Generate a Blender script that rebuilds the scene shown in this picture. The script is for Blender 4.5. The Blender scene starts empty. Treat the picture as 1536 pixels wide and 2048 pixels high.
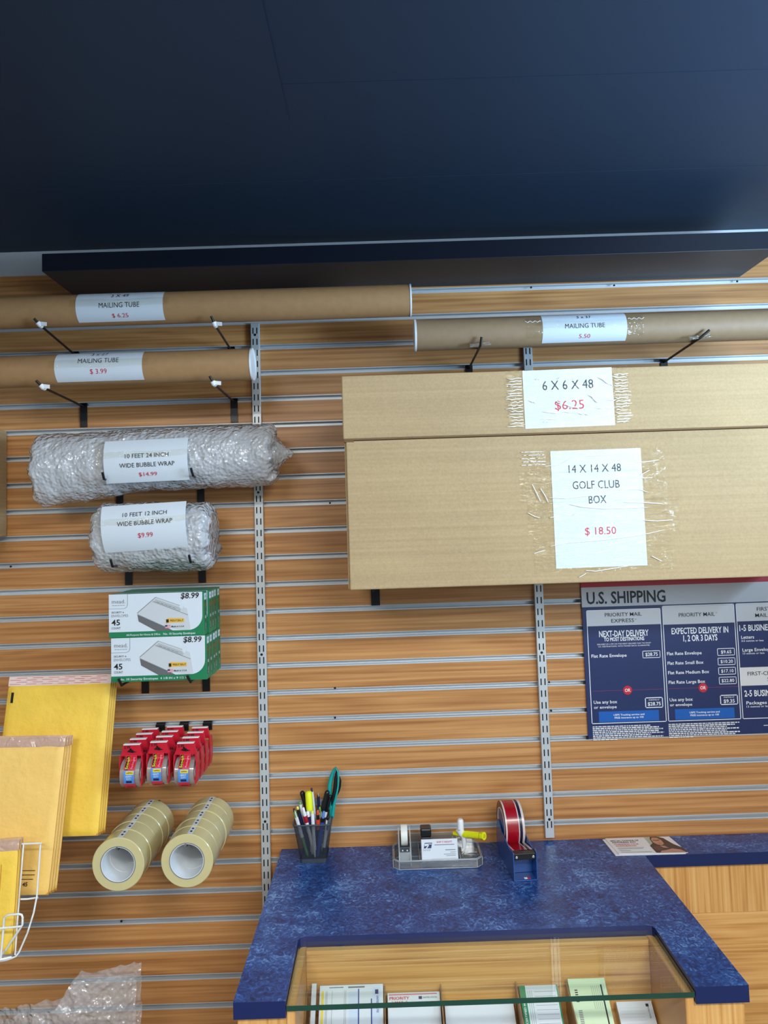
import bpy, math, random
from mathutils import Vector, Matrix, noise
random.seed(7)
SC = bpy.context.scene
COL = SC.collection
H = 1.93
PITCH = 0.0762
# ------------------------------------------------------------------ camera
CP = Vector((-0.00716, -2.05589, -0.11599 + H))
RX, RY, RZ = 0.064493, 0.032215, -0.003022
FPX, CYP = 1431.04, 965.53
RM = Matrix.Rotation(RZ, 3, 'Z') @ Matrix.Rotation(RX, 3, 'X') @ Matrix.Rotation(RY, 3, 'Y')
def ray(px, py):
    return RM @ Vector(((px - 768) / FPX, 1, -(py - CYP) / FPX))
def at(px, py, Y):
    d = ray(px, py); return CP + d * ((Y - CP.y) / d.y)
def atz(px, py, Z):
    d = ray(px, py); return CP + d * ((Z - CP.z) / d.z)
cd = bpy.data.cameras.new('camera'); cam = bpy.data.objects.new('camera', cd); COL.objects.link(cam)
mr = Matrix((RM.col[0], RM.col[2], -RM.col[1])).transposed()
cam.matrix_world = Matrix.Translation(CP) @ mr.to_4x4()
cd.sensor_fit = 'VERTICAL'; cd.sensor_height = 36; cd.lens = FPX / 2048 * 36
cd.shift_y = -(1024 - CYP) / 2048
cd.clip_start = .02
SC.camera = cam
SC.view_settings.view_transform = 'Standard'; SC.view_settings.look = 'None'
SC.view_settings.gamma = 1; SC.view_settings.use_curve_mapping = False
SC.view_settings.exposure = -0.22

# ------------------------------------------------------------------ materials
def lin(c):
    return tuple(((x / 255) / 12.92 if x / 255 <= .04045 else ((x / 255 + .055) / 1.055) ** 2.4) for x in c) + (1,)
def base_mat(name):
    m = bpy.data.materials.new(name); m.use_nodes = True
    nt = m.node_tree; b = nt.nodes['Principled BSDF']; return m, nt, b
def N(nt, t, **kw):
    n = nt.nodes.new(t)
    for k, v in kw.items():
        if k.startswith('i_'): n.inputs[k[2:].replace('_', ' ')].default_value = v
        else: setattr(n, k, v)
    return n
def M(name, c, rough=.5, metal=0, spec=.5, coat=0, bump=None, var=None, alpha=1):
    m, nt, b = base_mat(name)
    b.inputs['Base Color'].default_value = lin(c); b.inputs['Roughness'].default_value = rough
    b.inputs['Metallic'].default_value = metal; b.inputs['Specular IOR Level'].default_value = spec
    b.inputs['Coat Weight'].default_value = coat; b.inputs['Alpha'].default_value = alpha
    tc = N(nt, 'ShaderNodeTexCoord')
    if var:
        n = N(nt, 'ShaderNodeTexNoise', i_Scale=var[0], i_Detail=4.0)
        nt.links.new(tc.outputs['Object'], n.inputs['Vector'])
        mx = N(nt, 'ShaderNodeMix', data_type='RGBA'); mx.inputs[6].default_value = lin(tuple(x * (1 - var[1]) for x in c)); mx.inputs[7].default_value = lin(tuple(min(255, x * (1 + var[1])) for x in c))
        nt.links.new(n.outputs['Fac'], mx.inputs[0]); nt.links.new(mx.outputs[2], b.inputs['Base Color'])
    if bump:
        n = N(nt, 'ShaderNodeTexNoise', i_Scale=bump[0], i_Detail=3.0)
        nt.links.new(tc.outputs['Object'], n.inputs['Vector'])
        bp = N(nt, 'ShaderNodeBump', i_Strength=bump[1], i_Distance=bump[2] if len(bump) > 2 else .002)
        nt.links.new(n.outputs['Fac'], bp.inputs['Height']); nt.links.new(bp.outputs['Normal'], b.inputs['Normal'])
    return m
def ramp(nt, stops):
    r = N(nt, 'ShaderNodeValToRGB'); e = r.color_ramp.elements
    while len(e) < len(stops): e.new(.5)
    for i, (p, c) in enumerate(stops): e[i].position = p; e[i].color = lin(c)
    return r
def wood(name, cs, axis='X', perslat=True, rough=.38):
    m, nt, b = base_mat(name); L = nt.links.new
    tc = N(nt, 'ShaderNodeTexCoord'); sep = N(nt, 'ShaderNodeSeparateXYZ'); L(tc.outputs['Object'], sep.inputs[0])
    al, ac = ('X', 'Z') if axis == 'X' else ('Z', 'X')
    comb = N(nt, 'ShaderNodeCombineXYZ')
    L(sep.outputs[al], comb.inputs[0]); L(sep.outputs[ac], comb.inputs[2])
    if perslat:
        d = N(nt, 'ShaderNodeMath', operation='DIVIDE'); L(sep.outputs['Z'], d.inputs[0]); d.inputs[1].default_value = PITCH
        a = N(nt, 'ShaderNodeMath', operation='ADD'); L(d.outputs[0], a.inputs[0]); a.inputs[1].default_value = .1
        f = N(nt, 'ShaderNodeMath', operation='FLOOR'); L(a.outputs[0], f.inputs[0])
        k = N(nt, 'ShaderNodeMath', operation='MULTIPLY'); L(f.outputs[0], k.inputs[0]); k.inputs[1].default_value = 3.71
        L(k.outputs[0], comb.inputs[1])
    def mapped(sx, sz, **kw):
        mp = N(nt, 'ShaderNodeMapping'); mp.inputs['Scale'].default_value = (sx, 1, sz); L(comb.outputs[0], mp.inputs[0])
        n = N(nt, 'ShaderNodeTexNoise', **kw); L(mp.outputs[0], n.inputs['Vector']); return n
    n1 = mapped(.5, 7, i_Scale=1.0, i_Detail=2.0, i_Roughness=.45)
    mu = N(nt, 'ShaderNodeMath', operation='MULTIPLY'); L(n1.outputs['Fac'], mu.inputs[0]); mu.inputs[1].default_value = 95
    si = N(nt, 'ShaderNodeMath', operation='SINE'); L(mu.outputs[0], si.inputs[0])
    n2 = mapped(2.0, 130, i_Scale=1.0, i_Detail=4.0)
    n3 = mapped(1.5, 14, i_Scale=1.0, i_Detail=3.0)
    a1 = N(nt, 'ShaderNodeMath', operation='MULTIPLY_ADD'); L(si.outputs[0], a1.inputs[0]); a1.inputs[1].default_value = .06; L(n2.outputs['Fac'], a1.inputs[2])
    a2 = N(nt, 'ShaderNodeMath', operation='MULTIPLY_ADD'); L(n3.outputs['Fac'], a2.inputs[0]); a2.inputs[1].default_value = .18; L(a1.outputs[0], a2.inputs[2])
    a3 = N(nt, 'ShaderNodeMath', operation='SUBTRACT'); L(a2.outputs[0], a3.inputs[0]); a3.inputs[1].default_value = .09
    r = ramp(nt, [(.27, cs[0]), (.5, cs[1]), (.73, cs[2])]); L(a3.outputs[0], r.inputs[0]); L(r.outputs[0], b.inputs['Base Color'])
    b.inputs['Roughness'].default_value = rough
    bp = N(nt, 'ShaderNodeBump', i_Strength=.12, i_Distance=.0006); L(n2.outputs['Fac'], bp.inputs['Height']); L(bp.outputs['Normal'], b.inputs['Normal'])
    return m
def clear(name, tint=(255, 255, 255), rough=.05, bump=None, gain=1.0, ior=1.5, white=0.0, wc=(240, 245, 250)):
    """thin clear plastic / glass: transparent with a Fresnel gloss and, for films, a milky share"""
    m = bpy.data.materials.new(name); m.use_nodes = True; nt = m.node_tree; nt.nodes.clear(); L = nt.links.new
    out = N(nt, 'ShaderNodeOutputMaterial'); tr = N(nt, 'ShaderNodeBsdfTransparent'); tr.inputs[0].default_value = lin(tint)
    gl = N(nt, 'ShaderNodeBsdfGlossy', i_Roughness=rough); fr = N(nt, 'ShaderNodeLayerWeight', i_Blend=.5)
    pw = N(nt, 'ShaderNodeMath', operation='POWER'); L(fr.outputs['Facing'], pw.inputs[0]); pw.inputs[1].default_value = 5.0
    sc = N(nt, 'ShaderNodeMath', operation='MULTIPLY_ADD'); L(pw.outputs[0], sc.inputs[0]); sc.inputs[1].default_value = .96; sc.inputs[2].default_value = .04
    mu = N(nt, 'ShaderNodeMath', operation='MULTIPLY', use_clamp=True); L(sc.outputs[0], mu.inputs[0]); mu.inputs[1].default_value = gain
    mx = N(nt, 'ShaderNodeMixShader'); L(mu.outputs[0], mx.inputs[0])
    if white > 0:
        di = N(nt, 'ShaderNodeBsdfDiffuse'); di.inputs[0].default_value = lin(wc)
        m2 = N(nt, 'ShaderNodeMixShader'); m2.inputs[0].default_value = white; L(tr.outputs[0], m2.inputs[1]); L(di.outputs[0], m2.inputs[2]); L(m2.outputs[0], mx.inputs[1])
    else: L(tr.outputs[0], mx.inputs[1])
    L(gl.outputs[0], mx.inputs[2]); L(mx.outputs[0], out.inputs[0])
    if bump:
        tc = N(nt, 'ShaderNodeTexCoord'); mp = N(nt, 'ShaderNodeMapping'); L(tc.outputs['Object'], mp.inputs[0]); mp.inputs['Scale'].default_value = bump[3] if len(bump) > 3 else (1, 1, 1)
        if bump[0] == 'v':
            n = N(nt, 'ShaderNodeTexVoronoi', feature='F1', i_Scale=bump[1]); L(mp.outputs[0], n.inputs['Vector']); h = n.outputs['Distance']
        else:
            n = N(nt, 'ShaderNodeTexNoise', i_Scale=bump[1], i_Detail=3.0, i_Distortion=.8); L(mp.outputs[0], n.inputs['Vector']); h = n.outputs['Fac']
        bp = N(nt, 'ShaderNodeBump', i_Strength=1.0, i_Distance=bump[2]); L(h, bp.inputs['Height'])
        L(bp.outputs[0], gl.inputs['Normal']); L(bp.outputs[0], fr.inputs['Normal'])
        if white > 0: L(bp.outputs[0], di.inputs['Normal'])
    return m

WOOD = wood('maple_slat_wood', [(160, 106, 58), (188, 134, 80), (208, 156, 98)])
WOODH = wood('maple_panel_horizontal', [(180, 124, 64), (216, 164, 96), (230, 184, 118)], perslat=False)
WOODV = wood('maple_panel_vertical', [(180, 124, 64), (216, 164, 96), (230, 186, 120)], axis='Z', perslat=False)
ALU = M('brushed_aluminium', (206, 211, 214), .42, .35)
STD = M('zinc_standard', (205, 212, 214), .38, .35)
BLACK = M('black_plastic', (14, 14, 16), .35)
DARK = M('dark_slot', (8, 8, 9), .8)
SOFF = M('dark_blue_black_paint', (32, 46, 64), .5, spec=.25, bump=(9, .12, .004))
SHELF = M('black_shelf_laminate', (22, 27, 36), .45, var=(6, .1))
PLASTER = M('pale_grey_wall_paint', (200, 208, 214), .8, bump=(60, .1))
KRAFT = M('kraft_tube', (166, 128, 86), .6, var=(55, .06), bump=(120, .08))
KRAFT2 = M('kraft_tube_greyer', (150, 124, 94), .6, var=(55, .06), bump=(120, .08))
WHITE = M('white_paper', (208, 218, 226), .55)
WPLAST = M('white_plastic', (225, 230, 232), .35)
INK = M('black_ink', (22, 22, 28), .5)
GREYINK = M('grey_ink', (120, 124, 130), .5)
RED = M('red_ink', (196, 38, 62), .5)
NAVY = M('navy_ink', (24, 38, 92), .5)
FILM = clear('clear_packing_tape', (252, 252, 248), .10, ('n', 26, .006, (1, 1, 3.2)), 1.1)
FILMC = clear('crimped_packing_tape', (246, 244, 238), .13, ('n', 60, .008, (.5, 1, 4)), 2.2, white=.05)
CREASE_GLARE = M('tape_crease_glare', (252, 254, 255), .15, spec=.9)  # film creases, coloured near-white to paint in the glare on them
def cardboard(name, c):
    m, nt, b = base_mat(name); L = nt.links.new
    tc = N(nt, 'ShaderNodeTexCoord'); sep = N(nt, 'ShaderNodeSeparateXYZ'); L(tc.outputs['Object'], sep.inputs[0])
    mp = N(nt, 'ShaderNodeMapping'); mp.inputs['Scale'].default_value = (1.3, 8, 150); L(tc.outputs['Object'], mp.inputs[0])
    n = N(nt, 'ShaderNodeTexNoise', i_Scale=1.0, i_Detail=3.0); L(mp.outputs[0], n.inputs['Vector'])
    n2 = N(nt, 'ShaderNodeTexNoise', i_Scale=220.0, i_Detail=3.0); L(tc.outputs['Object'], n2.inputs['Vector'])
    n3 = N(nt, 'ShaderNodeTexNoise', i_Scale=4.0, i_Detail=2.0); L(tc.outputs['Object'], n3.inputs['Vector'])
    a = N(nt, 'ShaderNodeMath', operation='ADD'); L(n.outputs[0], a.inputs[0]); L(n2.outputs[0], a.inputs[1])
    a2 = N(nt, 'ShaderNodeMath', operation='MULTIPLY_ADD'); L(n3.outputs[0], a2.inputs[0]); a2.inputs[1].default_value = .8; L(a.outputs[0], a2.inputs[2])
    a3 = N(nt, 'ShaderNodeMath', operation='MULTIPLY'); L(a2.outputs[0], a3.inputs[0]); a3.inputs[1].default_value = .36
    r = ramp(nt, [(.3, tuple(x * .9 for x in c)), (.7, tuple(min(255, x * 1.06) for x in c))]); L(a3.outputs[0], r.inputs[0]); L(r.outputs[0], b.inputs['Base Color'])
    b.inputs['Roughness'].default_value = .75; b.inputs['Specular IOR Level'].default_value = .25
    bp = N(nt, 'ShaderNodeBump', i_Strength=.25, i_Distance=.001); L(n.outputs[0], bp.inputs['Height']); L(bp.outputs[0], b.inputs['Normal'])
    return m
CARD = cardboard('corrugated_cardboard', (176, 152, 114))
CARDIN = M('cardboard_inner', (112, 84, 52), .8)
def laminate():
    m, nt, b = base_mat('mottled_blue_laminate'); L = nt.links.new
    tc = N(nt, 'ShaderNodeTexCoord')
    n = N(nt, 'ShaderNodeTexNoise', i_Scale=56.0, i_Detail=6.0, i_Roughness=.62, i_Distortion=2.4); L(tc.outputs['Object'], n.inputs['Vector'])
    n2 = N(nt, 'ShaderNodeTexNoise', i_Scale=9.0, i_Detail=3.0, i_Distortion=1.0); L(tc.outputs['Object'], n2.inputs['Vector'])
    a = N(nt, 'ShaderNodeMath', operation='MULTIPLY_ADD'); L(n2.outputs[0], a.inputs[0]); a.inputs[1].default_value = .5; L(n.outputs[0], a.inputs[2])
    s = N(nt, 'ShaderNodeMath', operation='SUBTRACT'); L(a.outputs[0], s.inputs[0]); s.inputs[1].default_value = .25
    r = ramp(nt, [(.28, (16, 34, 78)), (.44, (28, 60, 122)), (.57, (42, 86, 154)), (.72, (108, 152, 206))]); L(s.outputs[0], r.inputs[0]); L(r.outputs[0], b.inputs['Base Color'])
    b.inputs['Roughness'].default_value = .33
    return m
BLUE = laminate()
BLUEE = M('navy_laminate_edge', (20, 36, 88), .35)
BUB = clear('bubble_wrap_film', (244, 246, 248), .12, ('v', 110, .003), 2.3, white=.46, wc=(240, 243, 246))
BUBL = clear('bubble_wrap_inner_layer', (240, 243, 246), .2, ('v', 80, .004), 1.6, white=.5, wc=(228, 232, 236))
BUBT = clear('loose_bubble_film', (246, 247, 248), .12, ('v', 100, .003), 2.5, white=.26, wc=(238, 240, 243))
GLASS = clear('clear_glass', (250, 253, 251), .01, None, 1.0)
GEDGE = M('green_glass_edge', (16, 66, 54), .12, spec=.8)
ACR = clear('clear_acrylic', (232, 236, 238), .04, None, 2.6, white=.07)
ACRE = M('acrylic_edge', (196, 204, 208), .12, spec=.9, alpha=.6)
TAPE = clear('packing_tape_roll', (212, 204, 150), .2, None, 1.3, white=.80, wc=(222, 212, 158))
YEL = M('yellow_padded_mailer', (238, 198, 72), .55, bump=(75, .35, .004), var=(12, .05))
YEL2 = M('light_kraft_mailer', (240, 198, 108), .55, bump=(75, .35, .004), var=(12, .04))
YELE = M('mailer_edge', (196, 140, 52), .6)
STRIP = M('peel_strip_paper', (226, 205, 196), .35)
STRIPC = clear('peel_strip_film', (235, 215, 200), .15, ('n', 40, .006), 2, white=.5, wc=(226, 205, 195))
WIRE = M('white_coated_wire', (228, 230, 228), .35)

# ------------------------------------------------------------------ mesh builder
class Fr:
    """frame: P(u,v,n) -> world point; n is out of the face towards U x V"""
    def __init__(s, o, U=(1, 0, 0), V=(0, 0, 1)):
        s.o = Vector(o); s.U = Vector(U).normalized(); s.V = Vector(V).normalized(); s.N = s.U.cross(s.V).normalized()
    def __call__(s, u, v, n=0): return s.o + s.U * u + s.V * v + s.N * n
_tc = {}
def glyphs(s, bold):
    k = (s, bold)
    if k not in _tc:
        c = bpy.data.curves.new('t', 'FONT'); c.body = s; c.size = 1; c.resolution_u = 2; c.offset = bold
        o = bpy.data.objects.new('t', c); me = bpy.data.meshes.new_from_object(o)
        vs = [(v.co.x, v.co.y) for v in me.vertices]; fs = [tuple(p.vertices) for p in me.polygons]
        bpy.data.objects.remove(o); bpy.data.meshes.remove(me); bpy.data.curves.remove(c)
        _tc[k] = (vs, fs)
    return _tc[k]
CAP = max(v[1] for v in glyphs('H', 0)[0])
class MB:
    def __init__(s): s.v = []; s.f = []; s.m = []; s.mats = []
    def mi(s, mat):
        if mat not in s.mats: s.mats.append(mat)
        return s.mats.index(mat)
    def add(s, vs, fs, mat):
        o = len(s.v); s.v += [Vector(v) for v in vs]; k = s.mi(mat)
        for f in fs: s.f.append(tuple(i + o for i in f)); s.m.append(k)
        return s
    def poly(s, pts, mat): return s.add(pts, [tuple(range(len(pts)))], mat)
    def box(s, x0, x1, y0, y1, z0, z1, mat, fr=None):
        q = [(x0, y0, z0), (x1, y0, z0), (x1, y1, z0), (x0, y1, z0), (x0, y0, z1), (x1, y0, z1), (x1, y1, z1), (x0, y1, z1)]
        if fr: q = [fr(*p) for p in q]
        return s.add(q, [(0, 3, 2, 1), (4, 5, 6, 7), (0, 1, 5, 4), (1, 2, 6, 5), (2, 3, 7, 6), (3, 0, 4, 7)], mat)
    def fbox(s, fr, u0, u1, v0, v1, n0, n1, mat):
        return s.box(u0, u1, v0, v1, n0, n1, mat, fr)
    def prism(s, pts, fr, n0, n1, mat, side=None):
        k = len(pts); a = [fr(u, v, n1) for u, v in pts]; b = [fr(u, v, n0) for u, v in pts]
        s.add(a, [tuple(range(k))], mat); s.add(b, [tuple(reversed(range(k)))], mat)
        return s.add(a + b, [(i, i + k, (i + 1) % k + k, (i + 1) % k) for i in range(k)], side or mat)
    def tube(s, pts, r, mat, n=8, closed=False, r1=None):
        pts = [Vector(p) for p in pts]; k = len(pts); vs = []; fs = []; pu = None
        for i, p in enumerate(pts):
            a = pts[(i - 1) % k] if (closed or i) else p; b = pts[(i + 1) % k] if (closed or i < k - 1) else p
            t = (b - a).normalized()
            if pu is None:
                pu = t.orthogonal().normalized()
            pu = (pu - t * pu.dot(t)).normalized(); w = t.cross(pu)
            rr = r if r1 is None else r + (r1 - r) * i / max(1, k - 1)
            if not isinstance(r, (int, float)): rr = r[i]
            for j in range(n):
                th = 2 * math.pi * j / n; vs.append(p + (pu * math.cos(th) + w * math.sin(th)) * rr)
        for i in range(k if closed else k - 1):
            for j in range(n):
                a = i * n + j; b = i * n + (j + 1) % n; c = ((i + 1) % k) * n + (j + 1) % n; d = ((i + 1) % k) * n + j
                fs.append((a, b, c, d))
        if not closed: fs.append(tuple(reversed(range(n)))); fs.append(tuple(range((k - 1) * n, k * n)))
        return s.add(vs, fs, mat)
    def lathe(s, o, ax, prof, mat, n=48, closed=False):
        o = Vector(o); ax = Vector(ax).normalized(); a = ax.orthogonal().normalized()
        if abs(ax.y) > .9: a = Vector((1, 0, 0)); a = (a - ax * a.dot(ax)).normalized()
        b = ax.cross(a); k = len(prof); vs = []
        for r, h in prof:
            for j in range(n):
                th = 2 * math.pi * j / n; vs.append(o + ax * h + (a * math.cos(th) + b * math.sin(th)) * r)
        fs = []
        for i in range(k if closed else k - 1):
            i2 = (i + 1) % k
            for j in range(n): fs.append((i * n + j, i * n + (j + 1) % n, i2 * n + (j + 1) % n, i2 * n + j))
        return s.add(vs, fs, mat)
    def grid(s, fn, nu, nv, mat, wrap=False):
        vs = [fn(i / nu, j / nv) for i in range(nu + 1) for j in range(nv + (0 if wrap else 1))]
        w = nv if wrap else nv + 1
        fs = [(i * w + j, (i + 1) * w + j, (i + 1) * w + (j + 1) % w if wrap else (i + 1) * w + j + 1, i * w + (j + 1) % w if wrap else i * w + j + 1) for i in range(nu) for j in range(nv)]
        return s.add(vs, fs, mat)
    def sheet(s, fr, u0, u1, v0, v1, n, mat, nu=1, nv=1):
        return s.grid(lambda a, b: fr(u0 + (u1 - u0) * a, v0 + (v1 - v0) * b, n), nu, nv, mat)
    def text(s, t, fr, u, v, h, mat, w=None, al='c', bold=0, shear=0, n=.0004, rot=0):
        vs, fs = glyphs(t, bold)
        if not vs: return s
        x0 = min(p[0] for p in vs); x1 = max(p[0] for p in vs); k = h / CAP; kx = k if w is None else w / (x1 - x0)
        off = {'c': -(x0 + x1) / 2, 'l': -x0, 'r': -x1}[al]; out = []
        for x, y in vs:
            a = (x + off) * kx + shear * y * k; b = (y - CAP / 2) * k
            if rot: a, b = a * math.cos(rot) - b * math.sin(rot), a * math.sin(rot) + b * math.cos(rot)
            out.append(fr(u + a, v + b, n))
        return s.add(out, fs, mat)
    def build(s, name, parent=None, smooth=None, bevel=0, **props):
        off = Vector((0, 0, 0)); p = parent
        while p is not None: off += p.location; p = p.parent
        me = bpy.data.meshes.new(name); me.from_pydata([tuple(v - off) for v in s.v], [], s.f)
        for m in s.mats: me.materials.append(m)
        me.polygons.foreach_set('material_index', s.m)
        if smooth is not None:
            me.polygons.foreach_set('use_smooth', [True] * len(me.polygons)); me.update()
            me.set_sharp_from_angle(angle=math.radians(smooth))
        me.update()
        o = bpy.data.objects.new(name, me); COL.objects.link(o); o.parent = parent
        if bevel:
            b = o.modifiers.new('bevel', 'BEVEL'); b.width = bevel; b.segments = 2; b.limit_method = 'ANGLE'; b.angle_limit = math.radians(50)
        for k2, v2 in props.items(): o[k2] = v2
        return o
def thing(name, label, cat, loc, group=None):
    o = bpy.data.objects.new(name, None); COL.objects.link(o); o.location = loc; o.empty_display_size = .02
    o['label'] = label; o['category'] = cat
    if group: o['group'] = group
    return o
def tagt(o, label, cat, group=None):
    o['label'] = label; o['category'] = cat
    if group: o['group'] = group
    return o
def recenter(o):
    """put a one-mesh thing's origin at its base centre"""
    vs = [v.co.copy() for v in o.data.vertices]
    c = Vector((sum(v.x for v in vs) / len(vs), sum(v.y for v in vs) / len(vs), min(v.z for v in vs)))
    o.data.transform(Matrix.Translation(-c)); o.location = c; return o
def dup(root, loc, label, rotz=None):
    r = root.copy(); COL.objects.link(r); r.location = loc; r['label'] = label
    if rotz is not None: r.rotation_euler.z = rotz
    for ch in list(root.children):
        c = ch.copy(); COL.objects.link(c); c.parent = r
        for g in list(ch.children):
            d = g.copy(); COL.objects.link(d); d.parent = c
    return r
def arc(c, r, a0, a1, n, fn):
    return [fn(c[0] + r * math.cos(math.radians(a0 + (a1 - a0) * i / n)), c[1] + r * math.sin(math.radians(a0 + (a1 - a0) * i / n))) for i in range(n + 1)]

# ------------------------------------------------------------------ setting
XL, XR = -1.75, 1.85
ZG0 = .5 + H                                    # centre height of the reference groove
ZTOP = 2.588; ZC = 2.662
gro = [ZG0 - PITCH * g for g in range(-2, 31)]
gro = [g for g in gro if g < ZTOP - .02 and g > .05]
GW = .0062
w = MB(); prev = ZTOP
for g in gro:
    w.box(XL, XR, 0, .018, g + GW, prev, WOOD); prev = g - GW
w.box(XL, XR, 0, .018, 0, prev, WOOD)
w.box(XL, XR, .018, .03, 0, ZTOP, WOOD)
wall = w.build('wall_back', kind='structure')
for g in gro:
    a = MB()
    prof = [(-.0012, g + GW + .0012), (-.0012, g + GW - .0008), (.008, g + GW - .0012), (.0155, g + GW - .0012), (.0155, g - GW + .0012), (.006, g - GW + .002), (-.0016, g - GW + .0018), (-.0016, g - GW - .0018), (-.0002, g - GW - .0018)]
    vs = []
    for x in (XL, XR): vs += [(x, y, z) for y, z in prof]
    k = len(prof)
    a.add(vs, [(i, i + 1, i + 1 + k, i + k) for i in range(k - 1)], ALU)
    a.build('groove_rail', wall)
for px, py in [(660, 1006), (670, 1376), (670, 1435), (1098, 1364), (1102, 1421), (22, 1133), (243, 1842), (1062, 575), (1228, 571), (1474, 563)]:
    p = at(px, py, 0); a = MB(); a.lathe(p + Vector((0, -.002, 0)), (0, 1, 0), [(0.0001, 0), (.003, 0), (.003, .002)], DARK, 12); a.build('screw', wall)
MB().box(XL, XR, .03, .06, 0, 2.72, PLASTER).box(XL, XR, .004, .03, ZTOP, 2.72, PLASTER).build('wall_upper', kind='structure')
MB().box(XL - 1, XR + 1, -6, .06, -.05, 0, M('grey_floor_tile', (92, 88, 82), .5, var=(3, .1))).build('floor', kind='structure')
MB().box(XL - 1, XR + 1, -6, -1.68, 3.05, 3.1, M('white_ceiling_tile', (215, 218, 220), .85)).build('ceiling', kind='structure')
s = MB(); s.box(XL - 1, XR + 1, -1.68, .03, ZC, ZC + .02, SOFF); s.box(XL - 1, XR + 1, -1.72, -1.68, ZC, 3.05, SOFF)
soff = s.build('ceiling_soffit', kind='structure')
MB().box(XL - .05, XL, -6, .06, 0, 3.05, M('dark_grey_side_wall', (96, 100, 106), .8)).build('wall_left', kind='structure')
MB().box(XR, XR + .05, -6, .06, 0, 3.05, PLASTER).build('wall_right', kind='structure')
# overlapping board edge and seams on the soffit underside
e0 = atz(524, 0, ZC - .004); e1 = atz(583, 262, ZC - .004)
s = MB(); s.poly([(XL, e0.y - .3, ZC - .001), (e0.x - .02, e0.y - .3, ZC - .005), (e0.x, e0.y, ZC - .006), (e1.x, e1.y, ZC - .003), (e1.x - .3, e1.y + .03, ZC - .001), (XL, e1.y + .05, ZC - .001)][::-1], SOFF)
s.poly([(e0.x - .02, e0.y - .3, ZC - .005), (e0.x - .02, e0.y - .3, ZC), (e1.x, e1.y, ZC), (e1.x, e1.y, ZC - .003), (e0.x, e0.y, ZC - .006)], SOFF)
s.build('overlapping_board', soff)
for yy in (atz(768, 162, ZC).y, atz(768, 356, ZC).y):
    MB().box(XL, XR, yy - .001, yy + .001, ZC - .0008, ZC + .001, SOFF).build('board_seam', soff)

# black floating shelf
SB = .5903 + H - .003; SD = .213
sh = thing('wall_shelf', 'long black laminate shelf fixed high under the dark soffit', 'shelf', (.09, 0, SB))
MB().box(-.882, 1.061, -SD, -.001, SB, SB + .049, SHELF).build('shelf_board', sh, bevel=.0015)
MB().box(-.882, 1.061, -SD - .0015, -SD, SB + .001, SB + .048, M('shelf_edge_band', (15, 20, 32), .3)).build('edge_band', sh)

# slotted standards
def standard(X, z0, z1, label):
    t = thing('slotted_wall_standard', label, 'shelf standard', (X, -.012, z0), 'slotted metal standards on the slatwall')
    MB().box(X - .0125, X + .0125, -.0145, -.002, z0, z1, STD).build('channel', t, bevel=.0012)
    a = MB(); z = z1 - .014; i = 0
    while z > z0 + .02:
        for dx in (-.0055, .0055): a.box(X + dx - .0016, X + dx + .0016, -.0149, -.0144, z - .018, z, DARK)
        z -= .0325; i += 1
    a.build('slots', t)
    for zz in [z1 - .036 - .4572 * k for k in range(5)]:
        if zz > z0: MB().lathe((X, -.0152, zz + .001), (0, 1, 0), [(0.0001, 0), (.0036, 0), (.0036, .001)], BLACK, 14).build('fixing_screw', t)
    return t
z1 = at(509, 646, -.0145).z
standard(-.3608, .35, z1, 'long slotted metal standard left of the boxes, running down beside the counter')
standard(.4275, .945, z1 - .02, 'slotted metal standard behind the cardboard boxes, left of the shipping poster')

# ------------------------------------------------------------------ hooks
def groove_z(z):
    return min(gro, key=lambda g: abs(g - z))
TAPEW = M('white_tape_wrap', (228, 230, 232), .4)
def hook(px, py, elbow, tip, Y, label, group, wrap=False, clearwrap=False, plate=True, clip=False):
    b = at(px, py, -.004); gz = groove_z(b.z); X = b.x
    t = thing('slatwall_hook', label, 'hook', (X, 0, gz), group)
    a = MB(); pw = .0105
    a.box(X - pw, X + pw, -.0042, -.0017, gz - .066, gz + .004, BLACK)
    a.box(X - pw, X + pw, -.0042, .006, gz - .002, gz + .002, BLACK)
    a.build('back_plate', t, bevel=.0006)
    E = at(*elbow, Y + .008); T = at(*tip, Y)
    S = Vector((X, -.004, gz - .006))
    a = MB(); a.tube([S, S + (E - S) * .02, E - (E - S) * .04, E, E + (T - E) * .25, T], .0032, BLACK, 10); a.build('rod', t, smooth=40)
    if wrap:
        a = MB(); d = (T - E).normalized(); a.tube([E - (E - S).normalized() * .008, E, E + d * .008], .0062, TAPEW, 10)
        a.fbox(Fr(E + Vector((0, -.003, 0)), (1, 0, -.12)), -.006, .019, -.002, .008, 0, .0006, TAPEW); a.build('tape_wrap', t, label='white tape wrapped round the hook end')
    if clearwrap:
        a = MB()
        for sg in (-1, 1): a.fbox(Fr(E + Vector((sg * .004, -.002, 0)), (sg * 1, 0, .16 * (1 if sg > 0 else -.6)), (0, .2, 1)), 0, sg * .024 if sg > 0 else .024, -.003, .007, 0, .0005, FILMC)
        a.build('tape_wrap', t, label='clear tape wrapped round the hook end')
    return t
g1 = 'black slatwall hooks holding the mailing tubes'
YT = -.255
hook(150, 703, (80, 650), (68, 637), YT, 'black hook with white taped tip, under the topmost mailing tube at left', g1, wrap=True)
hook(462, 694, (430, 650), (422, 632), YT, 'black hook with white taped tip, under the topmost mailing tube near the metal standard', g1, wrap=True)
hook(167, 811, (86, 775), (72, 761), YT, 'black hook with white taped tip, under the left end of the second mailing tube', g1, wrap=True)
hook(468, 802, (428, 768), (419, 752), YT, 'black hook with white taped tip, under the white capped end of the short mailing tube', g1, wrap=True)
hook(938, 736, (961, 691), (963, 674), -.25, 'black slatwall hook with clear tape under the left part of the right hand mailing tube', g1, clearwrap=True)
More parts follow.
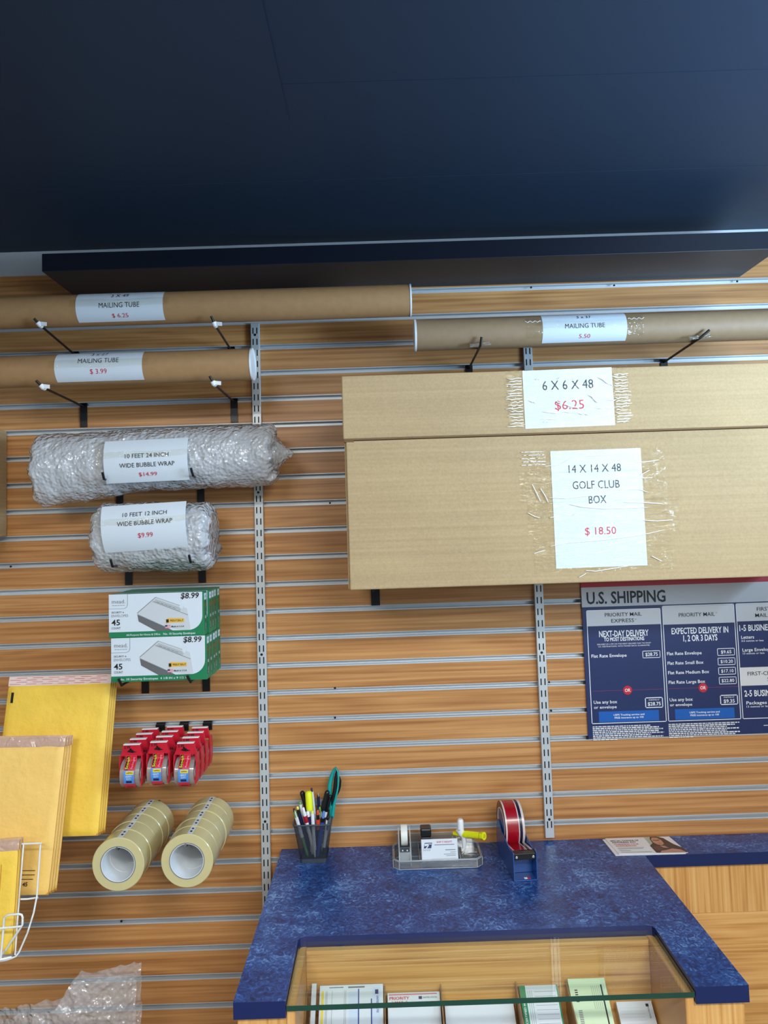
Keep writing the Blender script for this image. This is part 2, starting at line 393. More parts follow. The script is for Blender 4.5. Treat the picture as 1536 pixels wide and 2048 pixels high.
hook(1328, 723, (1400, 676), (1419, 660), -.25, 'black slatwall hook with clear tape under the right part of the right hand mailing tube', g1, clearwrap=True)
g2 = 'black slatwall hooks holding the bubble wrap rolls'
hook(239, 968, (208, 958), (205, 945), -.236, 'black slatwall hook under the left part of the long bubble wrap roll', g2)
hook(401, 963, (386, 951), (382, 936), -.236, 'black slatwall hook under the middle of the long bubble wrap roll', g2)
hook(257, 1123, (225, 1133), (221, 1119), -.252, 'black slatwall hook under the left end of the short bubble wrap roll', g2)
hook(404, 1118, (381, 1124), (378, 1110), -.252, 'black slatwall hook under the right end of the short bubble wrap roll', g2)
g3 = 'black slatwall hooks holding the envelope boxes'
hook(290, 1338, (243, 1371), (237, 1357), -.252, 'black slatwall hook under the left part of the green envelope boxes', g3)
hook(412, 1334, (381, 1364), (374, 1351), -.252, 'black slatwall hook under the right part of the green envelope boxes', g3)
g4 = 'black slatwall hooks holding the large cardboard boxes'
def flat_hook(px, py, label, zb):
    b = at(px, py, -.004); gz = groove_z(b.z); X = b.x
    t = thing('slatwall_hook', label, 'hook', (X, 0, gz), g4)
    MB().box(X - .0125, X + .0125, -.0045, -.0017, gz - .07, gz + .004, BLACK).box(X - .0125, X + .0125, -.0042, .006, gz - .002, gz + .002, BLACK).build('back_plate', t, bevel=.0006)
    MB().tube([(X, -.004, zb - .0035), (X, -.34, zb - .0035)], .0032, BLACK, 10).build('rod', t, smooth=40)
GB = -.2575 + H; GT = .0963 + H
flat_hook(750, 1161, 'wide black slatwall hook below the left end of the big golf club box', GB)
flat_hook(1533, 1135, 'wide black slatwall hook below the golf club box, in front of the shipping poster', GB)

# ------------------------------------------------------------------ mailing tubes
def wrapfr(cx, cy, cz, R, slope=0, twist=0, yawy=0):
    """label frame on a tube lying along X; u along, v around (v=0 faces the viewer)"""
    def P(u, v, n=0):
        uu = u * math.cos(twist) - v * math.sin(twist); vv = u * math.sin(twist) + v * math.cos(twist)
        th = vv / R
        return Vector((cx + uu, cy - (R + n) * math.cos(th), cz + slope * uu + (R + n) * math.sin(th)))
    return P
def mailing_tube(name, label, x0, x1, cy, cz, R, mat, lab, lx, lw, lv0, lv1, capr=None, capl=None, slope=0, film=False):
    t = thing(name, label, 'mailing tube', ((x0 + x1) / 2, cy, cz - R), 'kraft mailing tubes on the slatwall')
    xm = (x0 + x1) / 2
    def fz(x): return cz + slope * (x - lx)
    a = MB()
    ax = Vector((1, 0, slope)).normalized(); o = Vector((x0, cy, fz(x0))); Lg = (x1 - x0) * math.sqrt(1 + slope ** 2)
    a.lathe(o, ax, [(R - .003, 0), (R, .0), (R, Lg), (R - .003, Lg), (R - .003, Lg - .02)], mat, 64)
    a.lathe(o, ax, [(R - .003, .02), (R - .003, 0)], mat, 64)
    a.build('tube_body', t, smooth=40)
    for flag, pos, sg in ((capr, Lg, 1), (capl, 0, -1)):
        if flag:
            b = MB(); c0 = o + ax * pos
            b.lathe(c0, ax * sg, [(0.0001, .0006), (R * .7, .0006), (R - .004, .001), (R - .001, .0032), (R + .0012, .003), (R + .0014, -.001), (R + .0004, -.0022)], WPLAST, 48)
            b.build('end_cap', t, smooth=40, label='white plastic end cap')
    P = wrapfr(lx, cy, cz, R, slope)
    b = MB(); b.sheet(P, -lw / 2, lw / 2, lv0, lv1, .0006, WHITE, 2, 24)
    for s_, vv, hh, mt, ww in lab: b.text(s_, P, .0, vv, hh, mt, n=.0011, w=ww)
    PL = b.build('price_label', t, smooth=60, label='white paper label with printed size and price')
    b = MB(); b.grid(lambda i, j: P(-lw / 2 - .016 + (lw + .032) * i, -.004 + .0012 * math.sin(i * 9) + (.02) * j * (1.0), .0013 + .0004 * noise.noise((i * 30, j * 5, cz))), 60, 8, FILM)
    if film:
        for sg in (-1, 1):
            b.grid(lambda i, j: P(sg * (lw / 2 + .001 + .042 * i), -.028 + .056 * j, .0012 + .0009 * noise.noise((i * 9, j * 12, sg))), 24, 24, FILM)
            b.tube([P(sg * (lw / 2 + .003 + .042 * k / 12), .016 + .0022 * math.sin(k * 1.7), .0016) for k in range(13)], .0007, CREASE_GLARE, 5)
    b.build('clear_tape', PL, smooth=60)
    return t
R3 = .0413
c = at(238, 609, -.21 - R3); P0 = at(820, 600, -.21)
mailing_tube('mailing_tube', 'topmost long kraft mailing tube labelled 3 X 49 at 6.25', -1.0 - .2, P0.x, -.21, c.z, R3, KRAFT,
    [('3 X 49', .0275, .0115, INK, None), ('MAILING TUBE', -.001, .0128, INK, .104), ('$ 6.25', -.0275, .0105, RED, .042)], c.x, .224, -.046, .058, capr=True)
c = at(196, 731, -.21 - R3); P0 = at(505, 735, -.21)
mailing_tube('mailing_tube', 'short kraft mailing tube labelled 3 x 27, white cap beside the standard', P0.x - .69, P0.x, -.21, c.z, R3, KRAFT,
    [('3 x 27', .036, .0115, INK, None), ('MAILING TUBE', .0135, .0128, INK, .104), ('$ 3.99', -.0145, .012, RED, .043)], c.x, .224, -.043, .053, capr=True)
c = at(1170, 652, -.2 - .0405); P0 = at(830, 660, -.2)
mailing_tube('mailing_tube', 'kraft mailing tube labelled 3 x 37 above the cardboard boxes on the right', P0.x, P0.x + .95, -.2, c.z, .0405, KRAFT2,
    [('3 x 37', .0275, .0098, INK, .037), ('MAILING TUBE', .001, .0115, INK, .103), ('5.50', -.0255, .0105, RED, .029)], c.x, .218, -.044, .047, capl=True, slope=.0, film=True)

# ------------------------------------------------------------------ cardboard boxes
def carton(label, x0, x1, y0, y1, z0, z1, gap=True):
    t = thing('cardboard_box', label, 'box', ((x0 + x1) / 2, (y0 + y1) / 2, z0))
    a = MB(); a.box(x0, x1, y0, y1, z0, z1, CARD); a.build('box_body', t, bevel=.003)
    return t
bx = -.0905
gt = carton('big long cardboard box with golf club box price sign on its front', bx, bx + 1.2, -.356, -.006, GB, GT)
a = MB(); a.box(bx - .0035, bx - .0002, -.35, -.02, GB + .002, GT, CARD); a.box(bx - .004, bx + .02, -.3575, -.34, GT - .003, GT + .001, CARDIN); a.build('end_flap', gt, bevel=.001)
z6 = GT + .0045
s6 = carton('narrow cardboard box marked 6 X 6 X 48 on the golf club box', bx - .006, bx + 1.2, -.361, -.2, z6, z6 + .152)
a = MB(); a.box(bx - .004, bx + 1.2, -.3585, -.205, z6 - .0035, z6 + .001, CARDIN); a.build('bottom_flap', s6)
def boxsign(t, px, py, Y, w_, h_, rows, rot=0):
    o = at(px, py, Y); F = Fr(o, (math.cos(rot), 0, math.sin(rot)), (-math.sin(rot), 0, math.cos(rot)))
    b = MB(); b.fbox(F, -w_ / 2, w_ / 2, -h_ / 2, h_ / 2, .0005, .0009, WHITE)
    for s_, u, v, hh, mt, ww in rows: b.text(s_, F, u, v, hh, mt, w=ww, n=.0012)
    F.part = b.build('price_sign', t, label='white paper sign with printed size and price')
    return F
rng = random.Random(3)
F = boxsign(s6, 1137, 796, -.361, .2145, .140, [('6 X 6 X 48', 0, .032, .022, INK, .122), ('$6.25', .001, -.0165, .0215, RED, .070)], rot=math.radians(.6))
b = MB()
b.grid(lambda i, j: F(-.147 + .294 * i, -.066 + .138 * j, .0016 + .0022 * abs(noise.noise((i * 12, j * 14, 1))) + .0008 * noise.noise((i * 40, j * 40, 4))), 120, 70, FILM)
for sg in (-1, 1):
    for k in range(17):
        v = .052 - .0072 * k; u0 = sg * (.110 + .002 * rng.random()); L_ = .028 + .012 * rng.random()
        b.tube([F(u0 + sg * L_ * q / 5, v + .0016 * rng.uniform(-1, 1), .0035) for q in range(6)], [.0008, .0013, .0009, .0014, .0010, .0004], CREASE_GLARE, 5)
for k in range(20):
    u = rng.uniform(-.1, .1); v = rng.uniform(-.06, .06); an = rng.uniform(-.9, .3); L_ = rng.uniform(.012, .05)
    if abs(v) < .024 and abs(u) < .05 and k % 3: continue
    b.tube([F(u + L_ * q / 6 * math.cos(an), v + L_ * q / 6 * math.sin(an) + .002 * rng.uniform(-1, 1), .0032) for q in range(7)], [.0003, .0009, .0015, .0010, .0016, .0008, .0003], CREASE_GLARE, 5)
b.build('clear_tape', F.part, smooth=60)
F = boxsign(gt, 1197, 1016, -.356, .2159, .279, [('14 X 14 X 48', -.004, .095, .0185, INK, .125), ('GOLF CLUB', -.003, .056, .0185, INK, .112), ('BOX', -.0015, .0205, .0185, INK, .042), ('$ 18.50', .0015, -.054, .0175, RED, .074)], rot=math.radians(.2))
b = MB()
b.grid(lambda i, j: F(-.165 + .33 * i, .085 + .055 * j, .0015 + .0012 * abs(noise.noise((i * 9, j * 5, 2)))), 80, 20, FILM)
b.grid(lambda i, j: F(-.185 + .35 * i, .015 + .075 * j, .0018 + .0016 * abs(noise.noise((i * 8, j * 6, 3)))), 80, 24, FILM)
b.grid(lambda i, j: F(-.17 + .36 * i, -.06 + .078 * j, .0015 + .0014 * abs(noise.noise((i * 8, j * 6, 7)))), 80, 24, FILM)
b.grid(lambda i, j: F(-.16 + .33 * i, -.15 + .085 * j, .0018 + .0012 * abs(noise.noise((i * 8, j * 6, 9)))), 80, 24, FILM)
def crease_glare(pts, r=.0008):
    n = len(pts); b.tube([F(u, v, .0032) for u, v in pts], [r * (.4 + .9 * math.sin(math.pi * (i + .5) / n)) for i in range(n)], CREASE_GLARE, 5)
sx = lambda x: (x - 840) / 4.267 / 845 ; sz_ = lambda y: -(y - 1263) / 4.267 / 845 - .0
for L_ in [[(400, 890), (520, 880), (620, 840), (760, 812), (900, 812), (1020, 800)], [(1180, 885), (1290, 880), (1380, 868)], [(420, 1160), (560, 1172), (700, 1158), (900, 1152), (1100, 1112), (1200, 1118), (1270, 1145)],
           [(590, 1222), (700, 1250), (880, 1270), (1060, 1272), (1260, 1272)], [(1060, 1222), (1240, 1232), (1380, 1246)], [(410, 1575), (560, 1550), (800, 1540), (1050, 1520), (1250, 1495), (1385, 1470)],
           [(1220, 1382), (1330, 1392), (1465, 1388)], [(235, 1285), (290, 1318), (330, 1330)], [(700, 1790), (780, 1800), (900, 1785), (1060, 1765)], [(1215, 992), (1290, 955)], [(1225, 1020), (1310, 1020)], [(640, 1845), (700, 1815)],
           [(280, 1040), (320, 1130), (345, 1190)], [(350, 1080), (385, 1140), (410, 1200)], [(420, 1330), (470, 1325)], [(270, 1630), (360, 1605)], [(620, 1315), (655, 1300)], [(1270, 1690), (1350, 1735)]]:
    crease_glare([(sx(x), sz_(y)) for x, y in L_])
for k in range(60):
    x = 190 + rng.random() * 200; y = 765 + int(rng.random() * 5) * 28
    crease_glare([(sx(x), sz_(y)), (sx(x + 12), sz_(y - 4)), (sx(x + 20), sz_(y))], .0007)
b.build('clear_tape', F.part, smooth=60)
# box peeking in at the far left
q = at(14, 966, -.3)
e0 = at(12, 862, -.01); e1 = at(15, 1073, -.01)
fb = carton('cardboard box of which only the right side shows at the left border', e0.x - .3, e0.x, -.25, -.004, e1.z, e0.z)

# ------------------------------------------------------------------ bubble wrap
def lump(p, s, a): return a * noise.fractal(Vector(p) * s, 1.0, 2.0, 4)
def bubble_roll(label, pl, pr, Y, R, lab, lx, ly, lw, lh, twist, seed, droop=0, tail=0):
    A = at(*pl, Y); B = at(*pr, Y); Lg = (B - A).length; ax = (B - A).normalized(); up = Vector((0, 0, 1)); fw = Vector((0, -1, 0))
    t = thing('bubble_wrap_roll', label, 'bubble wrap', ((A + B) / 2) - Vector((0, 0, R)))
    def surf(k):
        def fn(i, j):
            th = 2 * math.pi * j; p = A + ax * (Lg * i)
            e = min(i, 1 - i) * Lg
            r = R * k * (1 - .22 * max(0, 1 - e / .018) ** 2)
            q = Vector((i * Lg, math.cos(th) * R, math.sin(th) * R)) + Vector((seed, 0, 0))
            r += lump(q, 18, .0045) + lump(q, 60, .0016) + lump(q, 130, .0012)
            end = lump(Vector((seed * 3, math.cos(th), math.sin(th))), 3, .012)
            p = p + ax * end * (1 if i > .5 else -1) * (max(0, abs(i - .5) - .35) / .15)
            dz = -droop * max(0, 1 - i / .4) * max(0, -math.sin(th)) if droop else 0
            return p + (fw * math.cos(th) + up * math.sin(th)) * r + up * dz
        return fn
    a = MB(); a.grid(surf(1), int(Lg / .0028), 200, BUB, wrap=True); a.build('outer_layer', t, smooth=80)
    a = MB()
    a.grid(surf(.86), int(Lg / .006), 90, BUBL, wrap=True)
    for sg, E_ in ((-1, A), (1, B)):
        for kk in range(3):
            a.grid(lambda i, j: E_ + ax * sg * (-.004 - .004 * kk + lump((i * .05, j * .3, seed + kk), 20, .005)) + (fw * math.cos(2 * math.pi * j) + up * math.sin(2 * math.pi * j)) * (R * (.12 + .7 * i)), 10, 48, BUBL)
    a.build('inner_layers', t, smooth=80)
    if tail:
        a = MB(); T = B + ax * tail
        a.grid(lambda i, j: (B - ax * .02).lerp(T, i) + (fw * math.cos(2 * math.pi * j) + up * math.sin(2 * math.pi * j)) * (R * (.75 * (1 - i) ** 1.2 + .04) + lump((i, math.cos(6.28 * j) * .1, math.sin(6.28 * j) * .1 + seed), 25, .006)), 24, 60, BUB, wrap=True)
        a.build('loose_end', t, smooth=80)
    o = at(lx, ly, Y - R)
    P = wrapfr(o.x, Y, o.z, R + .0125, 0, twist)
    b = MB(); b.sheet(P, -lw / 2, lw / 2, -lh / 2, lh / 2, .001, WHITE, 6, 30)
    for s_, vv, hh, mt, ww in lab: b.text(s_, P, .004, vv, hh, mt, n=.0022, w=ww)
    PL = b.build('price_label', t, smooth=60, label='white paper label with printed size and price')
    b = MB(); b.grid(lambda i, j: P(-lw / 2 - .02 + (lw + .04) * i, .008 + .016 * j + .0016 * math.sin(i * 7), .0026 + .0006 * noise.noise((i * 30, j * 4, seed))), 60, 6, FILM)
    b.build('clear_tape', PL, smooth=60)
    return t
bubble_roll('long bubble wrap roll with 24 inch price label, below the mailing tubes', (80, 932), (553, 908), -.125, .0835,
    [('10 FEET 24 INCH', .012, .0108, INK, .112), ('WIDE BUBBLE WRAP', -.0115, .0108, INK, .142), ('$14.99', -.036, .0098, RED, .047)], 294, 921, .216, .116, math.radians(1.2), 1.0, droop=.03, tail=.045)
bubble_roll('short bubble wrap roll with 12 inch price label, above the envelope boxes', (200, 1075), (428, 1072), -.135, .091,
    [('10 FEET 12 INCH', .034, .0105, INK, .112), ('WIDE BUBBLE WRAP', .0115, .0112, INK, .140), ('$9.99', -.020, .0118, RED, .038)], 290, 1054, .215, .125, math.radians(2.6), 5.0)
# loose bubble sheet at the floor end, lower left
t = thing('bubble_wrap_roll', 'crumpled bubble wrap sheet standing at the bottom left, below the wire rack', 'bubble wrap', Vector((at(140, 1990, -.25).x, -.25, 0)))
top = [(-40, 2035), (20, 2018), (60, 2000), (100, 1992), (128, 1990), (150, 1950), (165, 1934), (185, 1942), (215, 1938), (245, 1936), (262, 1938), (272, 1940)]
def topat(i):
    x = -40 + 312 * i
    for (x0, y0), (x1, y1) in zip(top, top[1:]):
        if x <= x1: return x, y0 + (y1 - y0) * (x - x0) / (x1 - x0)
    return top[-1]
def shf(off, amp, seed):
    def fn(i, j):
        x, y = topat(i); bow = .05 * math.sin(math.pi * i) + off
        p = at(x, y + 5, -.22); p.z = p.z * (1 - j) + .004 * j; p.y = -.22 - bow - .03 * j
        n_ = lump((p.x, p.z, seed), 26, amp) + lump((p.x, p.z, seed), 80, amp * .5)
        edge = lump((i * 2, seed, 0), 9, .006) * (1 - j)
        return p + Vector((0, -n_, edge))
    return fn
a = MB(); a.grid(shf(0, .008, 2), 130, 190, BUBT); a.build('front_layer', t, smooth=80)
a = MB(); a.grid(shf(-.04, .009, 8), 70, 90, BUBT); a.build('back_layer', t, smooth=80)

# ------------------------------------------------------------------ envelope boxes
GREEN = M('green_print', (18, 122, 78), .45); DGREEN = M('dark_green_print', (22, 92, 56), .45)
LGREY = M('light_grey_print', (196, 202, 206), .5); MGREY = M('mid_grey_print', (98, 100, 102), .5)
GOLD = M('gold_print', (226, 180, 66), .5); ORNG = M('brown_orange_print', (150, 104, 44), .5)
FRED = M('flag_red', (214, 110, 120), .5)
BW, BH, BT = .2385, .1085, .0292
def env_box(loc, label):
    t = thing('envelope_box', label, 'envelope box', loc, 'boxes of 45 security envelopes')
    x0, z0 = loc[0] - BW / 2, loc[2]; y0 = loc[1] - BT / 2; y1 = loc[1] + BT / 2
    MB().box(x0, x0 + BW, y0, y1, z0, z0 + BH, GREEN).build('box_body', t, bevel=.0006)
    F = Fr((x0, y0, z0)); b = MB()
    q = [(0, .0145), (.200, .0145)] + arc((.200, .0495), .035, -90, 0, 8, lambda u, v: (u - .001, v)) + [(.2345, BH), (0, BH)]
    b.prism(q, F, 0, .0003, WHITE)
    # logo panel outline
    b.prism([(0, .073), (.038, .073), (.0445, .0765), (.0465, .083), (.0465, BH), (.0475, BH), (.0475, .082), (.045, .0755), (.0385, .0722), (0, .0722)], F, .0003, .0005, GREYINK)
    b.text('mead.', F, .0245, .0905, .0095, GREYINK, w=.0335, bold=.004, n=.0007)
    [b.box(.0085 + .0065 * k, .0138 + .0065 * k, .0800, .0812, .0003, .0006, GREYINK, F) for k in range(5)]
    b.text('SECURITY', F, .0065, .0635, .0042, INK, w=.026, al='l', bold=.01, n=.0007)
    b.box(.0345, .0375, .0615, .0645, .0003, .0006, GREYINK, F)
    b.text('ENVELOPES', F, .0065, .055, .0062, GREYINK, w=.042, al='l', n=.0007)
    b.text('45', F, .0065, .0385, .0135, INK, w=.0215, al='l', bold=.02, n=.0007)
    b.text('COUNT', F, .0065, .0245, .0052, INK, w=.0225, al='l', bold=.005, n=.0007)
    # drawn carton
    b.prism([(.071, .060), (.118, .0985), (.196, .068), (.205, .0145), (.186, .0145), (.160, .0185), (.0715, .0575)], F, .0003, .0005, LGREY)
    b.prism([(.0715, .0565), (.0745, .0395), (.118, .0145), (.160, .0145), (.148, .0205)], F, .0005, .0007, MGREY)
    for (u0, v0, u1, v1, wd) in [(.071, .060, .118, .0985, .0012), (.118, .0985, .188, .072, .0006), (.110, .0885, .198, .052, .0009), (.0715, .0575, .150, .0205, .0006)]:
        d = Vector((u1 - u0, v1 - v0)).normalized(); nx, ny = -d.y * wd / 2, d.x * wd / 2
        b.prism([(u0 + nx, v0 + ny), (u0 - nx, v0 - ny), (u1 - nx, v1 - ny), (u1 + nx, v1 + ny)], F, .0007, .0009, MGREY)
    b.prism([(.118, .0935), (.176, .0715), (.181, .0645), (.176, .0605), (.112, .0865)], F, .0005, .00075, M('flap_grey', (172, 178, 182), .5) if 'flap_grey' not in bpy.data.materials else bpy.data.materials['flap_grey'])
    b.prism([(.176, .0735), (.184, .0825), (.190, .076), (.183, .066)], F, .0008, .0010, WHITE)
    [b.prism([(.120 + .010 * k, .0865 - .0038 * k), (.127 + .010 * k, .0838 - .0038 * k), (.1274 + .010 * k, .0846 - .0038 * k), (.1204 + .010 * k, .0873 - .0038 * k)], F, .0008, .001, MGREY) for k in range(5)]
    b.prism([(.143, .0425), (.149, .0455), (.188, .044), (.188, .0345), (.149, .034), (.145, .0305)], F, .0009, .0011, GOLD)
    b.text('PRESS-IT SEAL-IT', F, .170, .0392, .0045, INK, w=.033, bold=.02, n=.0013)
    b.box(.1435, .150, .0345, .0425, .0011, .0013, INK, F)
    b.box(.1405, .154, .0205, .0282, .0009, .0011, FRED, F); b.box(.1405, .1465, .0245, .0282, .0011, .0013, NAVY, F)
    for k in range(3): b.box(.1405, .154, .0217 + .0022 * k, .0225 + .0022 * k, .0011, .0012, WHITE, F)
    b.text('Made in U.S.A', F, .1725, .0245, .0042, INK, w=.032, bold=.01, n=.0013)
    b.text('No. 10 Security Envelopes  4 1/8 IN x 9 1/2 IN', F, .106, .0068, .0050, WHITE, w=.172, bold=.015, n=.0006)
    b.build('front_print', t)
    FS = Fr((x0 + BW, y0, z0), (0, 1, 0), (0, 0, 1)); b = MB()
    b.box(.003, .0215, .088, .104, 0, .0003, WHITE, FS); b.text('45', FS, .012, .096, .006, INK, n=.0005)
    b.box(.002, .0235, .012, .085, 0, .00015, DGREEN, FS)
    b.text('PRESS-IT', FS, .013, .073, .008, ORNG, w=.02, rot=0, bold=.02, n=.0004)
    b.text('45', FS, .013, .044, .010, WHITE, w=.008, rot=math.pi / 2, bold=.02, n=.0004)
    b.text('SECURITY', FS, .013, .022, .005, WHITE, w=.016, rot=math.pi / 2, bold=.01, n=.0004)
    b.build('side_print', t)
    return t
f = at(316, 1362, -.244)
ZB0 = f.z; xB = (at(224, 1325, -.244).x + at(412.5, 1325, -.244).x) / 2
proto = env_box((xB, -.244 + BT / 2, ZB0), 'lower front envelope box, white and green, with handwritten price')
ordn = ['front', 'second from the front', 'third from the front', 'fourth from the front', 'rearmost']
for k in range(1, 5): dup(proto, (xB + .001 * ((k * 7) % 3 - 1), -.244 + BT / 2 + k * (BT + .0012), ZB0), 'lower row green envelope box, %s, only its printed end visible' % ordn[k])
xT = (at(220, 1240, -.244).x + at(408, 1240, -.244).x) / 2
up0 = None
for k in range(5):
    r = dup(proto, (xT + (.0025 if k >= 1 else 0) + .001 * ((k * 5) % 3 - 1), -.244 + BT / 2 + k * (BT + .0012) + (.003 if k else 0), ZB0 + BH + .0005),
        'upper front envelope box, white and green, with handwritten price' if k == 0 else 'upper row green envelope box, %s, only its printed end visible' % ordn[k])
    if k == 0: up0 = r
for r in (proto, up0):
    l = r.location; F = Fr((l.x - BW / 2, l.y - BT / 2, l.z)); b = MB()
    b.text('$8.99', F, .203, BH - .0085, .0135, INK, w=.045, bold=.015, shear=.12, n=.0014); b.build('handwritten_price', r, label='black handwritten 8.99 price')
tt = up0; l = up0.location; F = Fr((l.x - BW / 2, l.y - BT / 2, l.z)); b = MB()
b.box(.001, BW - .006, .001, .0130, .0008, .0010, GREEN, F); b.text('All-Purpose for Home & Office', F, .086, .0068, .0045, WHITE, w=.085, bold=.01, n=.0013, al='c')
b.text('No. 10 Security Envelopes', F, .176, .0068, .0048, WHITE, w=.080, bold=.02, n=.0013); b.build('bottom_print', up0)

# ------------------------------------------------------------------ padded mailers
PRN = M('mailer_print', (60, 40, 24), .6)
def mailer(TR, up, across, w_, h_, th, mat, strip, label, group, slot=False, marks=False, seed=0, fold=False):
    """TR: top right corner of the front face; across points left, up points up"""
    U = -across.normalized(); V = up.normalized(); F = Fr(TR - U * w_ - V * h_, U, V)
    base = F(w_ / 2, 0, 0); t = thing('padded_mailer', label, 'padded envelope', base, group)
    a = MB(); FL = .022
    def front(sg):
        def fn(i, j):
            e = min(i, 1 - i) * w_; g = min(j, 1 - j) * (h_ - FL)
            k = min(1, e / .014) * min(1, g / .014)
            n_ = (th / 2) * k ** .6 + k * lump((i * w_, j * h_, seed), 14, .0018)
            return F(i * w_, j * (h_ - FL), sg * n_ - th / 2)
        return fn
    a.grid(front(1), 36, 54, mat); a.grid(lambda i, j: front(-1)(1 - i, j), 12, 20, mat)
    a.fbox(F, 0, w_, 0, h_ - FL, -th / 2 - .0004, -th / 2 + .0004, YELE)
    PB = a.build('padded_body', t, smooth=50)
    b = MB(); b.grid(lambda i, j: F(i * w_, h_ - FL - .002 + (FL + .002) * j, -th / 2 + .0012 + .0018 * noise.noise((i * 5, j * 2, seed))), 24, 4, strip)
    b.grid(lambda i, j: F((1 - i) * w_, h_ - FL - .002 + (FL + .002) * j, -th / 2 - .0006), 2, 1, mat)
    if slot:
        for k in range(4):
            for q in range(6): b.fbox(F, w_ * (q + .1 + .4 * (k % 2)) / 6.4, w_ * (q + .75 + .4 * (k % 2)) / 6.4, h_ - FL + .002 + k * .0052, h_ - FL + .0030 + k * .0052, -th / 2 + .0028, -th / 2 + .0032, FRED)
    b.build('peel_strip', t, label='pale peel off adhesive strip')
    if slot:
        MB().fbox(F, .013, .019, h_ - .066, h_ - .040, .0002, .0016, DARK).build('hang_slot', PB, label='dark hanging slot')
    if marks:
        b = MB(); v0 = .034
        for (u, v, l_) in [(.0, .012, .03), (0, -.012, .02), (.045, .018, .055), (.045, .009, .055), (.062, 0, .035)]:
            b.fbox(F, w_ - .135 + u, w_ - .135 + u + l_, v0 + v, v0 + v + .0013, .0006, .0014, PRN)
        b.prism([(w_ - .098, v0 + .004), (w_ - .098, v0 + .017), (w_ - .088, v0 + .0105)], F, .0006, .0014, PRN)
        b.text('45', F, w_ - .055, v0 - .010, .008, PRN, w=.012, bold=.03, n=.0014)
        b.build('printed_marks', PB)
    if fold:
        b = MB(); b.fbox(F, w_ - .035, w_ - .0335, .02, h_ - .05, .0004, .0012, YELE); b.build('side_seam', PB)
    return t
def mailer_stack(n, tr, br, Yt, Yb, w_, h_, th, mat, strip, names, group, off, **kw):
    A = at(*tr, Yt); B = at(*br, Yb); up = (A - B).normalized(); ac = Vector((-1, 0, 0)); ac = (ac - up * ac.dot(up)).normalized()
    nrm = (-ac).cross(up)
    for k in range(n):
        mailer(A - nrm * (th * 1.05 * k) + Vector((off * k, 0, .0006 * k)), up, ac, w_, (A - B).length, th, mat if k == 0 or mat is not YEL2 else mat, strip, names[k], group, seed=k * 3.3 + w_ * 10,
               **{kk: (vv if k == 0 or kk == 'marks' else False) for kk, vv in kw.items()})
    return A, B, up, ac
g = 'large yellow padded mailers'
mailer_stack(4, (222, 1348), (195, 1672), -.15, -.24, .268, .42, .0105, YEL, STRIP,
    ['front large yellow mailer with striped peel strip, left of the envelope boxes', 'large yellow padded mailer directly behind the striped front one', 'large yellow padded mailer third in the rear stack', 'rearmost large yellow padded mailer against the slatwall'], g, .0015, slot=True)
mailer_stack(4, (130, 1473), (95, 1791), -.255, -.335, .25, .38, .0105, YEL2, STRIPC,
    ['front medium padded mailer with printed arrow marks, in the wire rack', 'medium padded mailer directly behind the front one in the wire rack', 'medium padded mailer third in the wire rack stack', 'rearmost medium padded mailer in the wire rack'], 'medium yellow padded mailers', .0015, marks=True)
mailer_stack(3, (37, 1678), (22, 1910), -.375, -.425, .2, .3, .0085, YEL, STRIPC,
    ['front small yellow mailer at the lower left border behind the wire loop', 'small yellow padded mailer directly behind the front small one', 'rearmost small yellow padded mailer at the lower left border'], 'small yellow padded mailers', .001, fold=True)

# ------------------------------------------------------------------ wire rack
Z_ = lambda x, y: (x / 3.938, y / 3.938 + 1440)
rk = thing('wire_rack', 'white coated wire rack holding the padded mailers at the lower left', 'wire rack', at(20, 1920, -.4))
a = MB()
def W(pts, r=.0021): a.tube([at(*Z_(x, y), Y) for x, y, Y in pts], r, WIRE, 8)
W([(150, 978, -.36), (185, 975, -.36), (322, 970, -.36), (318, 985, -.36), (290, 1390, -.38), (265, 1520, -.39), (215, 1680, -.4), (150, 1830, -.41), (125, 1862, -.41), (60, 1888, -.42), (0, 1900, -.43), (-80, 1905, -.43)])
W([(185, 978, -.36), (150, 1400, -.38), (135, 1600, -.4), (118, 1850, -.41)])
W([(140, 1412, -.378), (220, 1410, -.378), (300, 1398, -.378)])
W([(185, 978, -.36), (185, 990, -.2), (185, 1000, -.02)]); W([(320, 972, -.36), (330, 985, -.2), (340, 1000, -.02)])
W([(110, 1868, -.41), (110, 1840, -.2), (115, 1815, -.02)])
a.build('back_frame', rk, smooth=50)
a = MB()
W([(5, 1880, -.45), (22, 1700, -.45), (35, 1555, -.45), (60, 1535, -.45), (150, 1528, -.45), (172, 1535, -.45), (178, 1555, -.45), (177, 1610, -.45), (160, 1640, -.45), (60, 1790, -.44), (0, 1870, -.43), (-60, 1900, -.43)], .0024)
W([(-90, 1645, -.452), (30, 1638, -.452), (165, 1626, -.452)], .0024)
W([(-90, 1895, -.45), (15, 1885, -.45), (90, 1868, -.44)], .0026)
a.build('front_loop', rk, smooth=50)

